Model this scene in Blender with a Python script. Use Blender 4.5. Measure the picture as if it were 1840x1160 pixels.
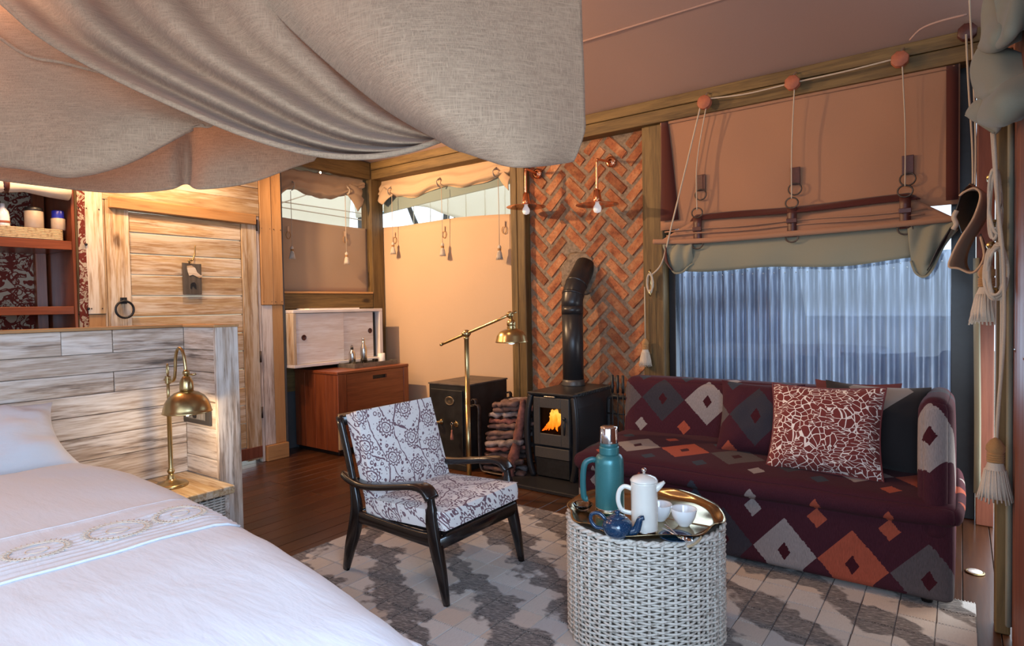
import bpy, bmesh, math, random
from mathutils import Vector, Matrix, Euler, noise as mnoise
random.seed(7)
for o in list(bpy.data.objects): bpy.data.objects.remove(o)
S = bpy.context.scene
COL = S.collection
PI = math.pi

# ------------------------------------------------------------------ camera, world, light, exposure
cam_data = bpy.data.cameras.new('camera'); cam = bpy.data.objects.new('camera', cam_data); COL.objects.link(cam)
cam_data.sensor_width = 36.0; cam_data.sensor_fit = 'HORIZONTAL'; cam_data.lens = 36.0 * 1107.37 / 1840.0
cam_data.clip_start = 0.05
_yaw, _pitch, _roll = math.radians(-36.083), math.radians(-1.645), math.radians(-1.018)
_f = Vector((math.sin(_yaw)*math.cos(_pitch), math.cos(_yaw)*math.cos(_pitch), math.sin(_pitch)))
_r = Vector((math.cos(_yaw), -math.sin(_yaw), 0.0)); _u = _r.cross(_f)
_r2 = _r*math.cos(_roll) + _u*math.sin(_roll); _u2 = -_r*math.sin(_roll) + _u*math.cos(_roll)
cam.matrix_world = Matrix(((_r2.x, _u2.x, -_f.x, 0.0), (_r2.y, _u2.y, -_f.y, 0.0), (_r2.z, _u2.z, -_f.z, 1.37), (0, 0, 0, 1)))
S.camera = cam

world = bpy.data.worlds.new('world'); S.world = world; world.use_nodes = True
_bg = world.node_tree.nodes['Background']; _bg.inputs['Color'].default_value = (0.70, 0.85, 1.0, 1); _bg.inputs['Strength'].default_value = 2.0

def area(name, loc, target, size, size_y, power, color):
    d = bpy.data.lights.new(name, 'AREA'); d.shape = 'RECTANGLE'; d.size = size; d.size_y = size_y; d.energy = power; d.color = color
    o = bpy.data.objects.new(name, d); COL.objects.link(o); o.location = loc
    o.rotation_euler = (Vector(target) - Vector(loc)).to_track_quat('-Z', 'Y').to_euler(); return o
def point(name, loc, power, color, radius=0.03):
    d = bpy.data.lights.new(name, 'POINT'); d.energy = power; d.color = color; d.shadow_soft_size = radius
    o = bpy.data.objects.new(name, d); COL.objects.link(o); o.location = loc; return o
def spot(name, loc, target, power, color, angle, blend=0.6, radius=0.03):
    d = bpy.data.lights.new(name, 'SPOT'); d.energy = power; d.color = color; d.shadow_soft_size = radius
    d.spot_size = math.radians(angle); d.spot_blend = blend
    o = bpy.data.objects.new(name, d); COL.objects.link(o); o.location = loc
    o.rotation_euler = (Vector(target) - Vector(loc)).to_track_quat('-Z', 'Y').to_euler(); return o
COOL = (0.62, 0.80, 1.0); WARM = (1.0, 0.64, 0.34)
area('daylight_from_open_front', (-.9, -1.3, 1.9), (-1.6, 2.4, 0.5), 2.6, 1.7, 30, COOL)
area('daylight_from_right_opening', (0.35, 0.1, 1.5), (-1.9, 1.2, 0.45), 1.2, 1.2, 66, (.46, .69, 1.0))
area('daylight_in_big_window', (-0.95, 4.85, 1.05), (-0.95, 2.0, 0.3), 1.7, 1.2, 20, COOL)
spot('downlight_on_side_beam', (-4.85, 2.75, 2.74), (-3.4, 4.7, 1.75), 300, WARM, 120, 0.7, 0.03)
spot('downlight_by_door', (-4.55, 2.35, 2.72), (-5.07, 2.5, 1.6), 52, WARM, 130, 0.8, 0.04)
point('reading_lamp_behind_canopy', (-4.72, 1.55, 2.60), 40, WARM, 0.06)
point('canopy_lamp', (-3.7, .7, 3.15), 85, (1.0, .58, .36), 0.12)
spot('downlight_over_canopy', (-3.0, 2.3, 3.3), (-1.6, 1.3, 2.2), 40, (1.0, .62, .40), 80, .8, .08)
area('daylight_in_side_door', (0.5, 4.0, .62), (-1.0, 4.0, 0.0), .9, .9, 12, (1.0, .88, .74))
spot('downlight_over_lounge', (-2.6, 2.6, 3.2), (-1.0, 4.6, 1.7), 50, WARM, 110, 0.8, 0.04)
vs = S.view_settings
vs.view_transform = 'Standard'; vs.look = 'None'; vs.gamma = 1.0; vs.exposure = 0.15; vs.use_curve_mapping = False

# ------------------------------------------------------------------ mesh helpers
def link(o, parent=None):
    COL.objects.link(o)
    if parent is not None: o.parent = parent
    return o
def tag(o, label=None, cat=None, group=None, kind=None):
    if label: o['label'] = label
    if cat: o['category'] = cat
    if group: o['group'] = group
    if kind: o['kind'] = kind
    return o
def thing(name, label, cat, loc=(0, 0, 0), rz=0.0, group=None):
    o = bpy.data.objects.new(name, None); o.empty_display_size = 0.05
    o.location = loc; o.rotation_euler = (0, 0, rz); COL.objects.link(o)
    return tag(o, label, cat, group)
def dup(o, parent=None, label=None):
    c = o.copy(); COL.objects.link(c); c.parent = parent
    if label: c['label'] = label
    for ch in list(o.children): dup(ch, c)
    return c
def world_part(o):
    """mesh was authored in world coordinates: undo the parent's plain translation"""
    p = o.parent; l = Vector((0, 0, 0))
    while p is not None: l -= Vector(p.location); p = p.parent
    o.location = l; return o

class MB:
    def __init__(s): s.v = []; s.f = []; s.s = []
    def add(s, V, F, smooth=True):
        b = len(s.v); s.v += [tuple(p) for p in V]
        for f in F: s.f.append(tuple(i + b for i in f)); s.s.append(smooth)
        return s
    def box(s, x0, x1, y0, y1, z0, z1, M=None):
        V = [Vector(p) for p in ((x0,y0,z0),(x1,y0,z0),(x1,y1,z0),(x0,y1,z0),(x0,y0,z1),(x1,y0,z1),(x1,y1,z1),(x0,y1,z1))]
        if M is not None: V = [M @ p for p in V]
        return s.add(V, [(0,3,2,1),(4,5,6,7),(0,1,5,4),(1,2,6,5),(2,3,7,6),(3,0,4,7)], False)
    def tube(s, pts, r, n=8, closed=False, flat=None, up=None):
        """sweep a circle (or a flat=(w,h) superellipse scaled by r) along pts"""
        P = [Vector(p) for p in pts]; m = len(P); V = []; F = []
        R = r if isinstance(r, (list, tuple)) else [r]*m
        T = []
        for i in range(m):
            a = P[(i-1) % m] if (closed or i > 0) else P[i]; b = P[(i+1) % m] if (closed or i < m-1) else P[i]
            t = (b - a); T.append(t.normalized() if t.length > 1e-9 else Vector((0, 0, 1)))
        U = Vector(up) if up is not None else (Vector((0, 0, 1)) if abs(T[0].z) < 0.9 else Vector((1, 0, 0)))
        N = (U - T[0]*U.dot(T[0])).normalized()
        for i in range(m):
            base = Vector(up) if up is not None else N
            N = (base - T[i]*base.dot(T[i]))
            N = N.normalized() if N.length > 1e-6 else Vector((1, 0, 0))
            B = T[i].cross(N)
            for k in range(n):
                a = 2*PI*k/n; c, d = math.cos(a), math.sin(a)
                if flat:
                    rr = R[i] if isinstance(R[i], (list, tuple)) else (R[i], R[i])
                    c = math.copysign(abs(c)**0.55, c)*flat[0]; d = math.copysign(abs(d)**0.55, d)*flat[1]
                    V.append(P[i] + B*(c*rr[0]) + N*(d*rr[1]))
                else: V.append(P[i] + B*(c*R[i]) + N*(d*R[i]))
        for i in range(m if closed else m-1):
            j = (i+1) % m
            for k in range(n): F.append((i*n+k, i*n+(k+1) % n, j*n+(k+1) % n, j*n+k))
        if not closed: F.append(tuple(range(n-1, -1, -1))); F.append(tuple((m-1)*n+k for k in range(n)))
        return s.add(V, F)
    def lathe(s, prof, c=(0, 0, 0), n=20, M=None, flute=None):
        V = []; F = []; m = len(prof)
        for i, (r, z) in enumerate(prof):
            for k in range(n):
                a = 2*PI*k/n; rr = max(r, 1e-4)*(1 + (flute(i, k) if flute else 0))
                p = Vector((rr*math.cos(a), rr*math.sin(a), z))
                V.append((M @ p if M is not None else p) + Vector(c))
        for i in range(m-1):
            for k in range(n): F.append((i*n+k, i*n+(k+1) % n, (i+1)*n+(k+1) % n, (i+1)*n+k))
        if prof[0][0] > 1e-3: F.append(tuple(range(n-1, -1, -1)))
        if prof[-1][0] > 1e-3: F.append(tuple((m-1)*n+k for k in range(n)))
        return s.add(V, F)
    def grid(s, G, smooth=True):
        m, n = len(G), len(G[0])
        return s.add([p for row in G for p in row], [(i*n+j, i*n+j+1, (i+1)*n+j+1, (i+1)*n+j) for i in range(m-1) for j in range(n-1)], smooth)
    def prism(s, poly, M, t):
        """polygon in local xy, thickness t along local z"""
        n = len(poly)
        V = [M @ Vector((x, y, 0)) for x, y in poly] + [M @ Vector((x, y, t)) for x, y in poly]
        F = [tuple(range(n-1, -1, -1)), tuple(range(n, 2*n))] + [(i, (i+1) % n, n+(i+1) % n, n+i) for i in range(n)]
        return s.add(V, F, False)
    def ball(s, c, r, sc=(1, 1, 1), n=12):
        pr = [(math.sin(PI*i/(n//2+2))*1.0, -math.cos(PI*i/(n//2+2))) for i in range(n//2+3)]
        return s.lathe([(a*r, z*r) for a, z in pr], c, n, Matrix.Diagonal((sc[0], sc[1], sc[2])))
    def mesh(s, name, mat):
        me = bpy.data.meshes.new(name); me.from_pydata(s.v, [], s.f)
        me.polygons.foreach_set('use_smooth', s.s); me.update()
        if mat is not None: me.materials.append(mat)
        return me
    def build(s, name, mat, parent=None, loc=None, rot=None, bevel=0, seg=2, sub=0, solid=0, world=False, auto=None, off=0.0):
        o = bpy.data.objects.new(name, s.mesh(name, mat)); link(o, parent)
        if world: world_part(o)
        if loc is not None: o.location = loc
        if rot is not None: o.rotation_euler = rot
        if solid: md = o.modifiers.new('solidify', 'SOLIDIFY'); md.thickness = solid; md.offset = off
        if bevel: md = o.modifiers.new('bevel', 'BEVEL'); md.width = bevel; md.segments = seg; md.limit_method = 'ANGLE'; md.angle_limit = 0.6
        if sub: md = o.modifiers.new('subsurf', 'SUBSURF'); md.levels = sub; md.render_levels = sub
        return o

_boxes = {}
def plank(name, size, mat, parent, center, bevel=0.003, rot=None):
    """one board: bevelled box, mesh shared between boards of one size"""
    key = (tuple(round(a, 3) for a in size), mat.name, bevel)
    if key not in _boxes:
        bm = bmesh.new(); bmesh.ops.create_cube(bm, size=1.0); bmesh.ops.scale(bm, vec=size, verts=bm.verts)
        if bevel: bmesh.ops.bevel(bm, geom=bm.edges[:], offset=bevel, segments=1, affect='EDGES')
        me = bpy.data.meshes.new(name); bm.to_mesh(me); bm.free(); me.materials.append(mat); _boxes[key] = me
    o = bpy.data.objects.new(name, _boxes[key]); link(o, parent)
    l = Vector(center); p = parent
    while p is not None: l -= Vector(p.location); p = p.parent
    o.location = l
    if rot: o.rotation_euler = rot
    return o
def span(name, mat, parent, x0, x1, y0, y1, z0, z1, bevel=0.003):
    return plank(name, (x1-x0, y1-y0, z1-z0), mat, parent, ((x0+x1)/2, (y0+y1)/2, (z0+z1)/2), bevel)

def cr(p0, p1, p2, p3, t):
    return 0.5*((2*p1) + (p2-p0)*t + (2*p0-5*p1+4*p2-p3)*t*t + (3*p1-p0-3*p2+p3)*t**3)
def spline(pts, n, closed=False):
    P = [Vector(p) for p in pts]; m = len(P); out = []
    segs = m if closed else m-1
    for q in range(n if closed else n+1):
        u = q/n*segs; i = min(int(u), segs-1); t = u-i
        g = (lambda k: P[k % m]) if closed else (lambda k: P[max(0, min(m-1, k))])
        out.append(cr(g(i-1), g(i), g(i+1), g(i+2), t))
    return out
def net(rows, nu, nv):
    """smooth surface through a control net -> nu+1 x nv+1 grid"""
    R = [spline(r, nv) for r in rows]
    cols = [spline([R[i][j] for i in range(len(R))], nu) for j in range(nv+1)]
    return [[cols[j][i] for j in range(nv+1)] for i in range(nu+1)]

def pillow_mb(w, h, t, n=18, pinch=0.06, seed=0, wr=0.006, sq=0.5):
    """stuffed pillow in local xy, origin at its centre"""
    mb = MB(); 
    for sgn in (1, -1):
        G = []
        for i in range(n+1):
            row = []
            for j in range(n+1):
                a, b = -1+2*i/n, -1+2*j/n
                prof = ((1-a*a)*(1-b*b))
                z = sgn*t/2*max(prof, 0)**sq
                k = 1 - pinch*(1-abs(b)**2)*abs(a)**3; l = 1 - pinch*(1-abs(a)**2)*abs(b)**3
                z += sgn*wr*mnoise.noise(Vector((a*3+seed, b*3, sgn*2+seed)))*min(1, prof*4)
                row.append((a*w/2*k, b*h/2*l, z))
            G.append(row if sgn > 0 else row[::-1])
        mb.grid(G)
    return mb
def cushion_mb(w, h, t, n=14, crown=0.02, r=0.25):
    """boxed cushion: straight sides, crowned top and bottom, in local xy"""
    mb = MB(); top = []
    for i in range(n+1):
        row = []
        for j in range(n+1):
            a, b = -1+2*i/n, -1+2*j/n
            # round the plan corners a bit
            k = max(abs(a), abs(b)); 
            row.append((a*w/2, b*h/2, t/2 + crown*((1-a*a)*(1-b*b))**0.6))
        top.append(row)
    bot = [[(x, y, -z) for x, y, z in row][::-1] for row in top]
    mb.grid(top); mb.grid(bot)
    ring = [top[i][0] for i in range(n+1)] + [top[n][j] for j in range(1, n+1)] + [top[i][n] for i in range(n-1, -1, -1)] + [top[0][j] for j in range(n-1, 0, -1)]
    m = len(ring); V = []; 
    for q in (1, .34, -.34, -1): V += [(x*(1+(0.012 if abs(q) < 1 else 0)), y*(1+(0.012 if abs(q) < 1 else 0)), q*t/2) for x, y, z in ring]
    mb.add(V, [(l*m+i, (l+1)*m+i, (l+1)*m+(i+1) % m, l*m+(i+1) % m) for l in range(3) for i in range(m)])
    return mb

# ------------------------------------------------------------------ materials
class X:
    """a float socket with arithmetic"""
    def __init__(s, m, k): s.m = m; s.k = k
    def _op(s, op, *a):
        n = s.m.nt.nodes.new('ShaderNodeMath'); n.operation = op
        for i, q in enumerate((s,)+a):
            if isinstance(q, X): s.m.nt.links.new(q.k, n.inputs[i])
            else: n.inputs[i].default_value = q
        return X(s.m, n.outputs[0])
    def __add__(s, o): return s._op('ADD', o)
    def __sub__(s, o): return s._op('SUBTRACT', o)
    def __mul__(s, o): return s._op('MULTIPLY', o)
    def __truediv__(s, o): return s._op('DIVIDE', o)
    __radd__ = __add__; __rmul__ = __mul__
    def lt(s, o): return s._op('LESS_THAN', o)
    def gt(s, o): return s._op('GREATER_THAN', o)
    def sin(s): return s._op('SINE')
    def cos(s): return s._op('COSINE')
    def abs(s): return s._op('ABSOLUTE')
    def floor(s): return s._op('FLOOR')
    def frac(s): return s._op('FRACT')
    def mod(s, o): return s._op('FLOORED_MODULO', o)
    def max(s, o): return s._op('MAXIMUM', o)
    def min(s, o): return s._op('MINIMUM', o)
    def pow(s, o): return s._op('POWER', o)
    def sqrt(s): return s._op('SQRT')
    def atan2(s, o): return s._op('ARCTAN2', o)

class M:
    def __init__(s, name, rough=0.6, metal=0.0, base=(.5, .5, .5), spec=None, coat=0, sheen=0, emit=None, trans=0):
        s.mat = bpy.data.materials.new(name); s.mat.use_nodes = True; s.nt = s.mat.node_tree
        s.b = s.nt.nodes['Principled BSDF']; s.out = s.nt.nodes['Material Output']
        s.b.inputs['Base Color'].default_value = (*base, 1); s.b.inputs['Roughness'].default_value = rough; s.b.inputs['Metallic'].default_value = metal
        if spec is not None: s.b.inputs['Specular IOR Level'].default_value = spec
        if coat: s.b.inputs['Coat Weight'].default_value = coat; s.b.inputs['Coat Roughness'].default_value = 0.15
        if sheen: s.b.inputs['Sheen Weight'].default_value = sheen
        if emit: s.b.inputs['Emission Color'].default_value = (*emit[0], 1); s.b.inputs['Emission Strength'].default_value = emit[1]
        if trans: s.b.inputs['Transmission Weight'].default_value = trans
        s.tc = None
    def node(s, t): return s.nt.nodes.new(t)
    def lk(s, a, b): s.nt.links.new(a.k if isinstance(a, X) else a, b)
    def obj(s):
        if s.tc is None: s.tc = s.node('ShaderNodeTexCoord')
        return s.tc.outputs['Object']
    def rnd(s): return X(s, s.node('ShaderNodeObjectInfo').outputs['Random'])
    def map(s, v, scale=(1, 1, 1), rot=(0, 0, 0), loc=(0, 0, 0)):
        n = s.node('ShaderNodeMapping'); s.lk(v, n.inputs['Vector']); n.inputs['Scale'].default_value = scale; n.inputs['Rotation'].default_value = rot; n.inputs['Location'].default_value = loc
        return n.outputs[0]
    def shift(s, v, r, k=37.0):
        c = s.node('ShaderNodeCombineXYZ')
        for i in range(3): s.lk(r*(k+i*11.3), c.inputs[i])
        n = s.node('ShaderNodeVectorMath'); n.operation = 'ADD'; s.lk(v, n.inputs[0]); s.lk(c.outputs[0], n.inputs[1]); return n.outputs[0]
    def xyz(s, v):
        n = s.node('ShaderNodeSeparateXYZ'); s.lk(v, n.inputs[0]); return [X(s, o) for o in n.outputs]
    def comb(s, a, b, c=0.0):
        n = s.node('ShaderNodeCombineXYZ')
        for i, q in enumerate((a, b, c)):
            if isinstance(q, X): s.lk(q, n.inputs[i])
            else: n.inputs[i].default_value = q
        return n.outputs[0]
    def noise(s, v, scale=5, detail=3, rough=.5, dist=0):
        n = s.node('ShaderNodeTexNoise'); s.lk(v, n.inputs['Vector']); n.inputs['Scale'].default_value = scale; n.inputs['Detail'].default_value = detail
        n.inputs['Roughness'].default_value = rough; n.inputs['Distortion'].default_value = dist; return X(s, n.outputs['Fac'])
    def vor(s, v, scale=5, feature='F1', out='Distance', rand=1.0):
        n = s.node('ShaderNodeTexVoronoi'); n.feature = feature; s.lk(v, n.inputs['Vector']); n.inputs['Scale'].default_value = scale; n.inputs['Randomness'].default_value = rand
        return X(s, n.outputs[out]) if out == 'Distance' else n.outputs[out]
    def wnoise(s, x):
        n = s.node('ShaderNodeTexWhiteNoise'); n.noise_dimensions = '1D'; s.lk(x, n.inputs['W']); return X(s, n.outputs['Value'])
    def ramp(s, fac, stops, const=False):
        n = s.node('ShaderNodeValToRGB'); e = n.color_ramp.elements
        if const: n.color_ramp.interpolation = 'CONSTANT'
        while len(e) > 1: e.remove(e[-1])
        e[0].position = stops[0][0]; e[0].color = (*stops[0][1], 1)
        for p, c in stops[1:]: q = e.new(p); q.color = (*c, 1)
        s.lk(fac, n.inputs['Fac']); return n.outputs['Color']
    def mix(s, fac, a, b, blend='MIX'):
        n = s.node('ShaderNodeMix'); n.data_type = 'RGBA'; n.blend_type = blend
        if isinstance(fac, X): s.lk(fac, n.inputs[0])
        else: n.inputs[0].default_value = fac
        for i, q in ((6, a), (7, b)):
            if isinstance(q, tuple): n.inputs[i].default_value = (*q, 1)
            else: s.lk(q, n.inputs[i])
        return n.outputs[2]
    def base(s, c): s.lk(c, s.b.inputs['Base Color']); return s
    def roughness(s, x): s.lk(x, s.b.inputs['Roughness']); return s
    def bump(s, h, strength=.3, dist=.01):
        n = s.node('ShaderNodeBump'); n.inputs['Strength'].default_value = strength; n.inputs['Distance'].default_value = dist
        s.lk(h, n.inputs['Height']); s.lk(n.outputs[0], s.b.inputs['Normal']); return s
    def translucent(s, fac, color):
        t = s.node('ShaderNodeBsdfTranslucent'); t.inputs['Color'].default_value = (*color, 1)
        m = s.node('ShaderNodeMixShader'); m.inputs[0].default_value = fac
        s.lk(s.b.outputs[0], m.inputs[1]); s.lk(t.outputs[0], m.inputs[2]); s.lk(m.outputs[0], s.out.inputs['Surface']); return s

AX = {'x': (1, 14, 14), 'y': (14, 1, 14), 'z': (14, 14, 1)}
def wood(name, axis, stops, rough=.6, wash=None, washamt=.5, coat=0, var=.25, knots=True, scale=1.0, bump=.25):
    m = M(name, rough=rough, coat=coat); r = m.rnd(); v = m.shift(m.obj(), r)
    sc = tuple(a*scale for a in AX[axis])
    n1 = m.noise(m.map(v, sc), 1.6, 5, .62, .35); n2 = m.noise(m.map(v, tuple(a*3 for a in sc)), 2.2, 3, .6)
    low = m.noise(v, 1.3, 2, .5)
    g = n1*.7 + n2*.3 + (low-.5)*.25
    if knots:
        kx = {'x': (.45, 1, 1), 'y': (1, .45, 1), 'z': (1, 1, .45)}[axis]
        k = m.vor(m.map(v, kx), 3.2); kk = (k*-9.0+1.0).max(0.0); g = g - kk*.5
    col = m.ramp(g, stops)
    if wash:
        wn = m.noise(m.map(v, tuple(a*.55 for a in sc)), 1.5, 4, .6, .2); f = ((wn + (n2-.5)*.5 - (.62-washamt*.3))*5.0).max(0.0).min(1.0)
        col = m.mix(f*.85, col, wash)
    col = m.mix(1.0, col, m.ramp(r, [(0, (1-var, 1-var, 1-var)), (1, (1.0, 1.0, 1.0))]), 'MULTIPLY')
    m.base(col); m.bump(n2*.6+n1*.4, bump, .004); return m.mat

def plain(name, base, rough=.6, metal=0, var=.08, nscale=30, bump=0.0, **k):
    m = M(name, rough=rough, metal=metal, base=base, **k); n = m.noise(m.obj(), nscale, 3, .55)
    lo = tuple(max(0, c*(1-var)) for c in base); hi = tuple(min(1, c*(1+var)) for c in base)
    m.base(m.ramp(n, [(.3, lo), (.7, hi)]))
    if bump: m.bump(n, bump, .003)
    return m.mat
def cloth(name, base, rough=.9, weave=900, var=.08, trans=0, bump=.25, slub=.0, scale2=1.2):
    m = M(name, rough=rough, base=base, sheen=.15, spec=.15); o = m.obj()
    n1 = m.noise(o, scale2, 3, .5); n2 = m.noise(m.map(o, (1, 1, 6)), weave*.25, 2, .5); n3 = m.noise(m.map(o, (6, 6, 1)), weave*.25, 2, .5)
    w = n2*.5+n3*.5; g = (n1-.5)*.6 + (w-.5)*(.8+slub) + .5
    m.base(m.ramp(g, [(.2, tuple(c*(1-var*2) for c in base)), (.8, tuple(min(1, c*(1+var)) for c in base))]))
    m.bump(w, bump, .002)
    if trans: m.translucent(trans, base)
    return m.mat

MT = {}
PINE = [(.25, (.16, .085, .035)), (.42, (.44, .27, .13)), (.55, (.58, .40, .21)), (.8, (.68, .50, .29))]
GREY = [(.24, (.05, .04, .038)), (.36, (.20, .15, .12)), (.46, (.46, .35, .27)), (.60, (.66, .56, .47)), (.85, (.76, .69, .62))]
for a in 'xyz':
    MT['door_'+a] = wood('whitewashed pine '+a, a, PINE, .65, (.78, .68, .54), .62, var=.2)
    MT['pine_'+a] = wood('honey pine '+a, a, [(.25, (.24, .11, .04)), (.45, (.50, .26, .10)), (.8, (.62, .36, .16))], .5, var=.18, knots=False)
    MT['beam_'+a] = wood('treated timber '+a, a, [(.25, (.03, .016, .005)), (.42, (.10, .058, .017)), (.6, (.18, .11, .035)), (.85, (.25, .16, .055))], .65, var=.12)
    MT['limed_'+a] = wood('grey limed plank '+a, a, GREY, .75, (.80, .73, .67), .55, var=.12)
    MT['red_'+a] = wood('red hardwood '+a, a, [(.25, (.10, .022, .010)), (.5, (.23, .06, .022)), (.8, (.34, .105, .04))], .3, coat=.3, var=.12, knots=False, bump=.1)
MT['pale_y'] = wood('pale edging y', 'y', [(.3, (.45, .30, .16)), (.8, (.62, .46, .28))], .5, knots=False)
MT['pale_z'] = wood('pale edging z', 'z', [(.3, (.45, .30, .16)), (.8, (.62, .46, .28))], .5, knots=False)
MT['floor'] = wood('dark varnished floorboard', 'y', [(.25, (.04, .014, .006)), (.5, (.09, .032, .012)), (.8, (.15, .06, .024))], .34, coat=.25, var=.45, knots=False, bump=.12)
MT['white_y'] = wood('white painted board y', 'y', [(.2, (.40, .30, .24)), (.4, (.66, .58, .52)), (.8, (.80, .76, .72))], .6, (.84, .82, .80), .6, var=.05, knots=False)
MT['white_z'] = wood('white painted board z', 'z', [(.2, (.40, .30, .24)), (.4, (.66, .58, .52)), (.8, (.80, .76, .72))], .6, (.84, .82, .80), .6, var=.05, knots=False)
MT['oldpole'] = wood('weathered pole', 'z', [(.25, (.10, .09, .08)), (.5, (.32, .29, .26)), (.8, (.52, .49, .45))], .9)
MT['bark'] = plain('dry firewood', (.10, .055, .045), .85, var=.9, nscale=14, bump=.6)
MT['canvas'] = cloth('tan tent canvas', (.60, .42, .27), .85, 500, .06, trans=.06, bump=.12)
MT['blind'] = cloth('pink tan blind canvas', (.36, .19, .115), .85, 500, .06, trans=.03, bump=.12)
MT['canvas_pink'] = cloth('roof canvas', (.39, .25, .205), .9, 500, .05, bump=.1)
MT['canvas_sage'] = cloth('sage canvas lining', (.27, .265, .20), .85, 500, .06, trans=.1, bump=.12)
MT['canvas_shaded'] = cloth('shade-toned tan canvas', (.40, .28, .18), .85, 500, .06, bump=.12)  # darkened copy of the tan canvas, shade put into the colour
def linenmat():
    m = M('loose weave linen', rough=.95, sheen=.15, spec=.1); o = m.obj(); base = (.56, .385, .25)
    a = m.noise(m.map(o, (1, 1, .045)), 330, 2, .6); b = m.noise(m.map(o, (.05, .05, 1)), 330, 2, .6); n1 = m.noise(o, 1.4, 3, .5); f = m.noise(o, 700, 1)
    w = a.max(b)*.7+(a+b)*.15 + (f-.5)*.12; g = (n1-.5)*.35 + (w-.57)*1.9 + .5
    m.base(m.ramp(g, [(.15, tuple(c*.62 for c in base)), (.5, base), (.9, tuple(min(1, c*1.28) for c in base))])); m.bump(w, .6, .003); m.translucent(.32, (.58, .36, .22)); return m.mat
MT['linen'] = linenmat()
MT['tarp'] = cloth('pale outside tarpaulin', (.92, .84, .70), .8, 200, .04, trans=.65, bump=.05)
MT['gauze'] = cloth('grey green gauze', (.22, .28, .27), .9, 400, .05, bump=.05)
def bedmat():
    m = M('white cotton bedding', rough=.85, base=(.63, .64, .68), sheen=.1, spec=.2); o = m.obj()
    a = m.noise(m.map(o, (1, 3.2, 1), (0, 0, .35)), 3.5, 4, .55, .5); b = m.noise(m.map(o, (1, 5, 1), (0, 0, -.5)), 9, 3, .5)
    m.base(m.ramp(m.noise(o, 900, 1), [(.3, (.61, .62, .66)), (.7, (.65, .66, .70))])); m.bump(a*.75+b*.25, .28, .03); return m.mat
MT['bedding'] = bedmat()
MT['rope'] = cloth('natural cotton rope', (.52, .43, .33), .95, 600, .15, bump=.3)
MT['tassel'] = cloth('cotton tassel thread', (.58, .50, .41), .95, 700, .2, bump=.5)
MT['twine'] = cloth('jute twine', (.40, .22, .09), .95, 700, .25, bump=.5)
MT['oxblood'] = cloth('oxblood webbing', (.075, .018, .014), .8, 700, .2, bump=.3)
MT['leather'] = plain('dark red leather', (.07, .018, .014), .45, var=.2, nscale=60, bump=.1)
MT['brass'] = plain('antique brass', (.47, .35, .17), .28, 1.0, var=.08, nscale=8)
MT['tray_brass'] = plain('hammered tray brass', (.44, .35, .20), .2, 1.0, var=.1, nscale=40, bump=.06)
MT['copper'] = plain('polished copper', (.80, .36, .20), .2, 1.0, var=.05, nscale=8)
MT['steel'] = plain('brushed steel', (.56, .54, .50), .25, 1.0, var=.08, nscale=20)
MT['chrome'] = plain('polished steel', (.75, .76, .78), .1, 1.0, var=.03, nscale=20)
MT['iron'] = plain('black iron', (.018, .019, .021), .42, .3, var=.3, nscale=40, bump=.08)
MT['oldiron'] = plain('rusty strap iron', (.09, .07, .06), .55, .7, var=.4, nscale=30, bump=.15)
MT['stove'] = plain('charcoal stove enamel', (.026, .026, .029), .33, .25, var=.08, nscale=90, bump=.03)
MT['stovedoor'] = plain('warm grey cast iron', (.075, .070, .066), .42, .35, var=.08, nscale=90, bump=.04)
MT['safe'] = plain('old black safe paint', (.020, .019, .018), .42, .2, var=.5, nscale=9, bump=.05)
MT['safetop'] = plain('pale brown safe top', (.10, .075, .06), .5, .2, var=.35, nscale=12)  # top plate paler and browner than the safe body
MT['black'] = plain('black plastic', (.012, .012, .013), .4, var=.2)
MT['frame'] = plain('black window frame', (.012, .013, .016), .35, var=.2)
MT['ebony'] = plain('ebonised chair wood', (.008, .006, .006), .25, var=.4, nscale=20, coat=.3)
MT['teal'] = plain('teal hammered paint', (.05, .20, .21), .32, .3, var=.1, nscale=300, bump=.06)
MT['tealplastic'] = plain('teal plastic', (.02, .12, .13), .35, var=.05)
MT['ivory'] = plain('cream glazed stoneware', (.80, .76, .68), .18, var=.02, coat=.4)
MT['china'] = plain('white china', (.84, .84, .83), .12, var=.01, coat=.5)
MT['redpaint'] = plain('red oxide pulley wood', (.34, .10, .05), .6, var=.2)
MT['redwall'] = wood('red oxide board', 'z', [(.25, (.11, .03, .017)), (.5, (.20, .06, .032)), (.8, (.27, .095, .05))], .5, knots=False, var=.1)
MT['mortar'] = plain('grey mortar', (.205, .155, .112), .95, var=.35, nscale=45, bump=.6)
MT['wax'] = plain('white candle wax', (.86, .84, .80), .4, var=.02)
MT['towel'] = cloth('cream towel', (.70, .60, .48), .95, 300, .08, bump=.3)
MT['jar'] = plain('tan label jar', (.40, .31, .23), .5, var=.05)
MT['bluecap'] = plain('blue plastic cap', (.02, .03, .35), .3, var=.05)
MT['peachtassel'] = cloth('faded pink tassel', (.45, .17, .11), .95, 700, .2, bump=.5)
MT['ground'] = plain('outdoor sand', (.34, .27, .19), .95, var=.3, nscale=6)
MT['leaf'] = plain('grey green leaf', (.09, .13, .06), .7, var=.4, nscale=10)
MT['branch'] = plain('tree bark', (.10, .085, .07), .9, var=.3, nscale=12)
MT['dirtgrey'] = plain('dark painted board', (.07, .075, .08), .6, var=.15, nscale=6)
MT['bulb'] = plain('opal bulb glass', (.86, .85, .86), .15, var=.01, emit=((1, .95, .9), .25))
MT['bulbon'] = plain('lit bulb', (.9, .8, .6), .2, var=.01, emit=((1.0, .80, .50), 30.0))
MT['bulbdim'] = plain('cool lit bulb', (.9, .9, .9), .2, var=.01, emit=((.85, .95, 1.0), .8))

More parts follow.
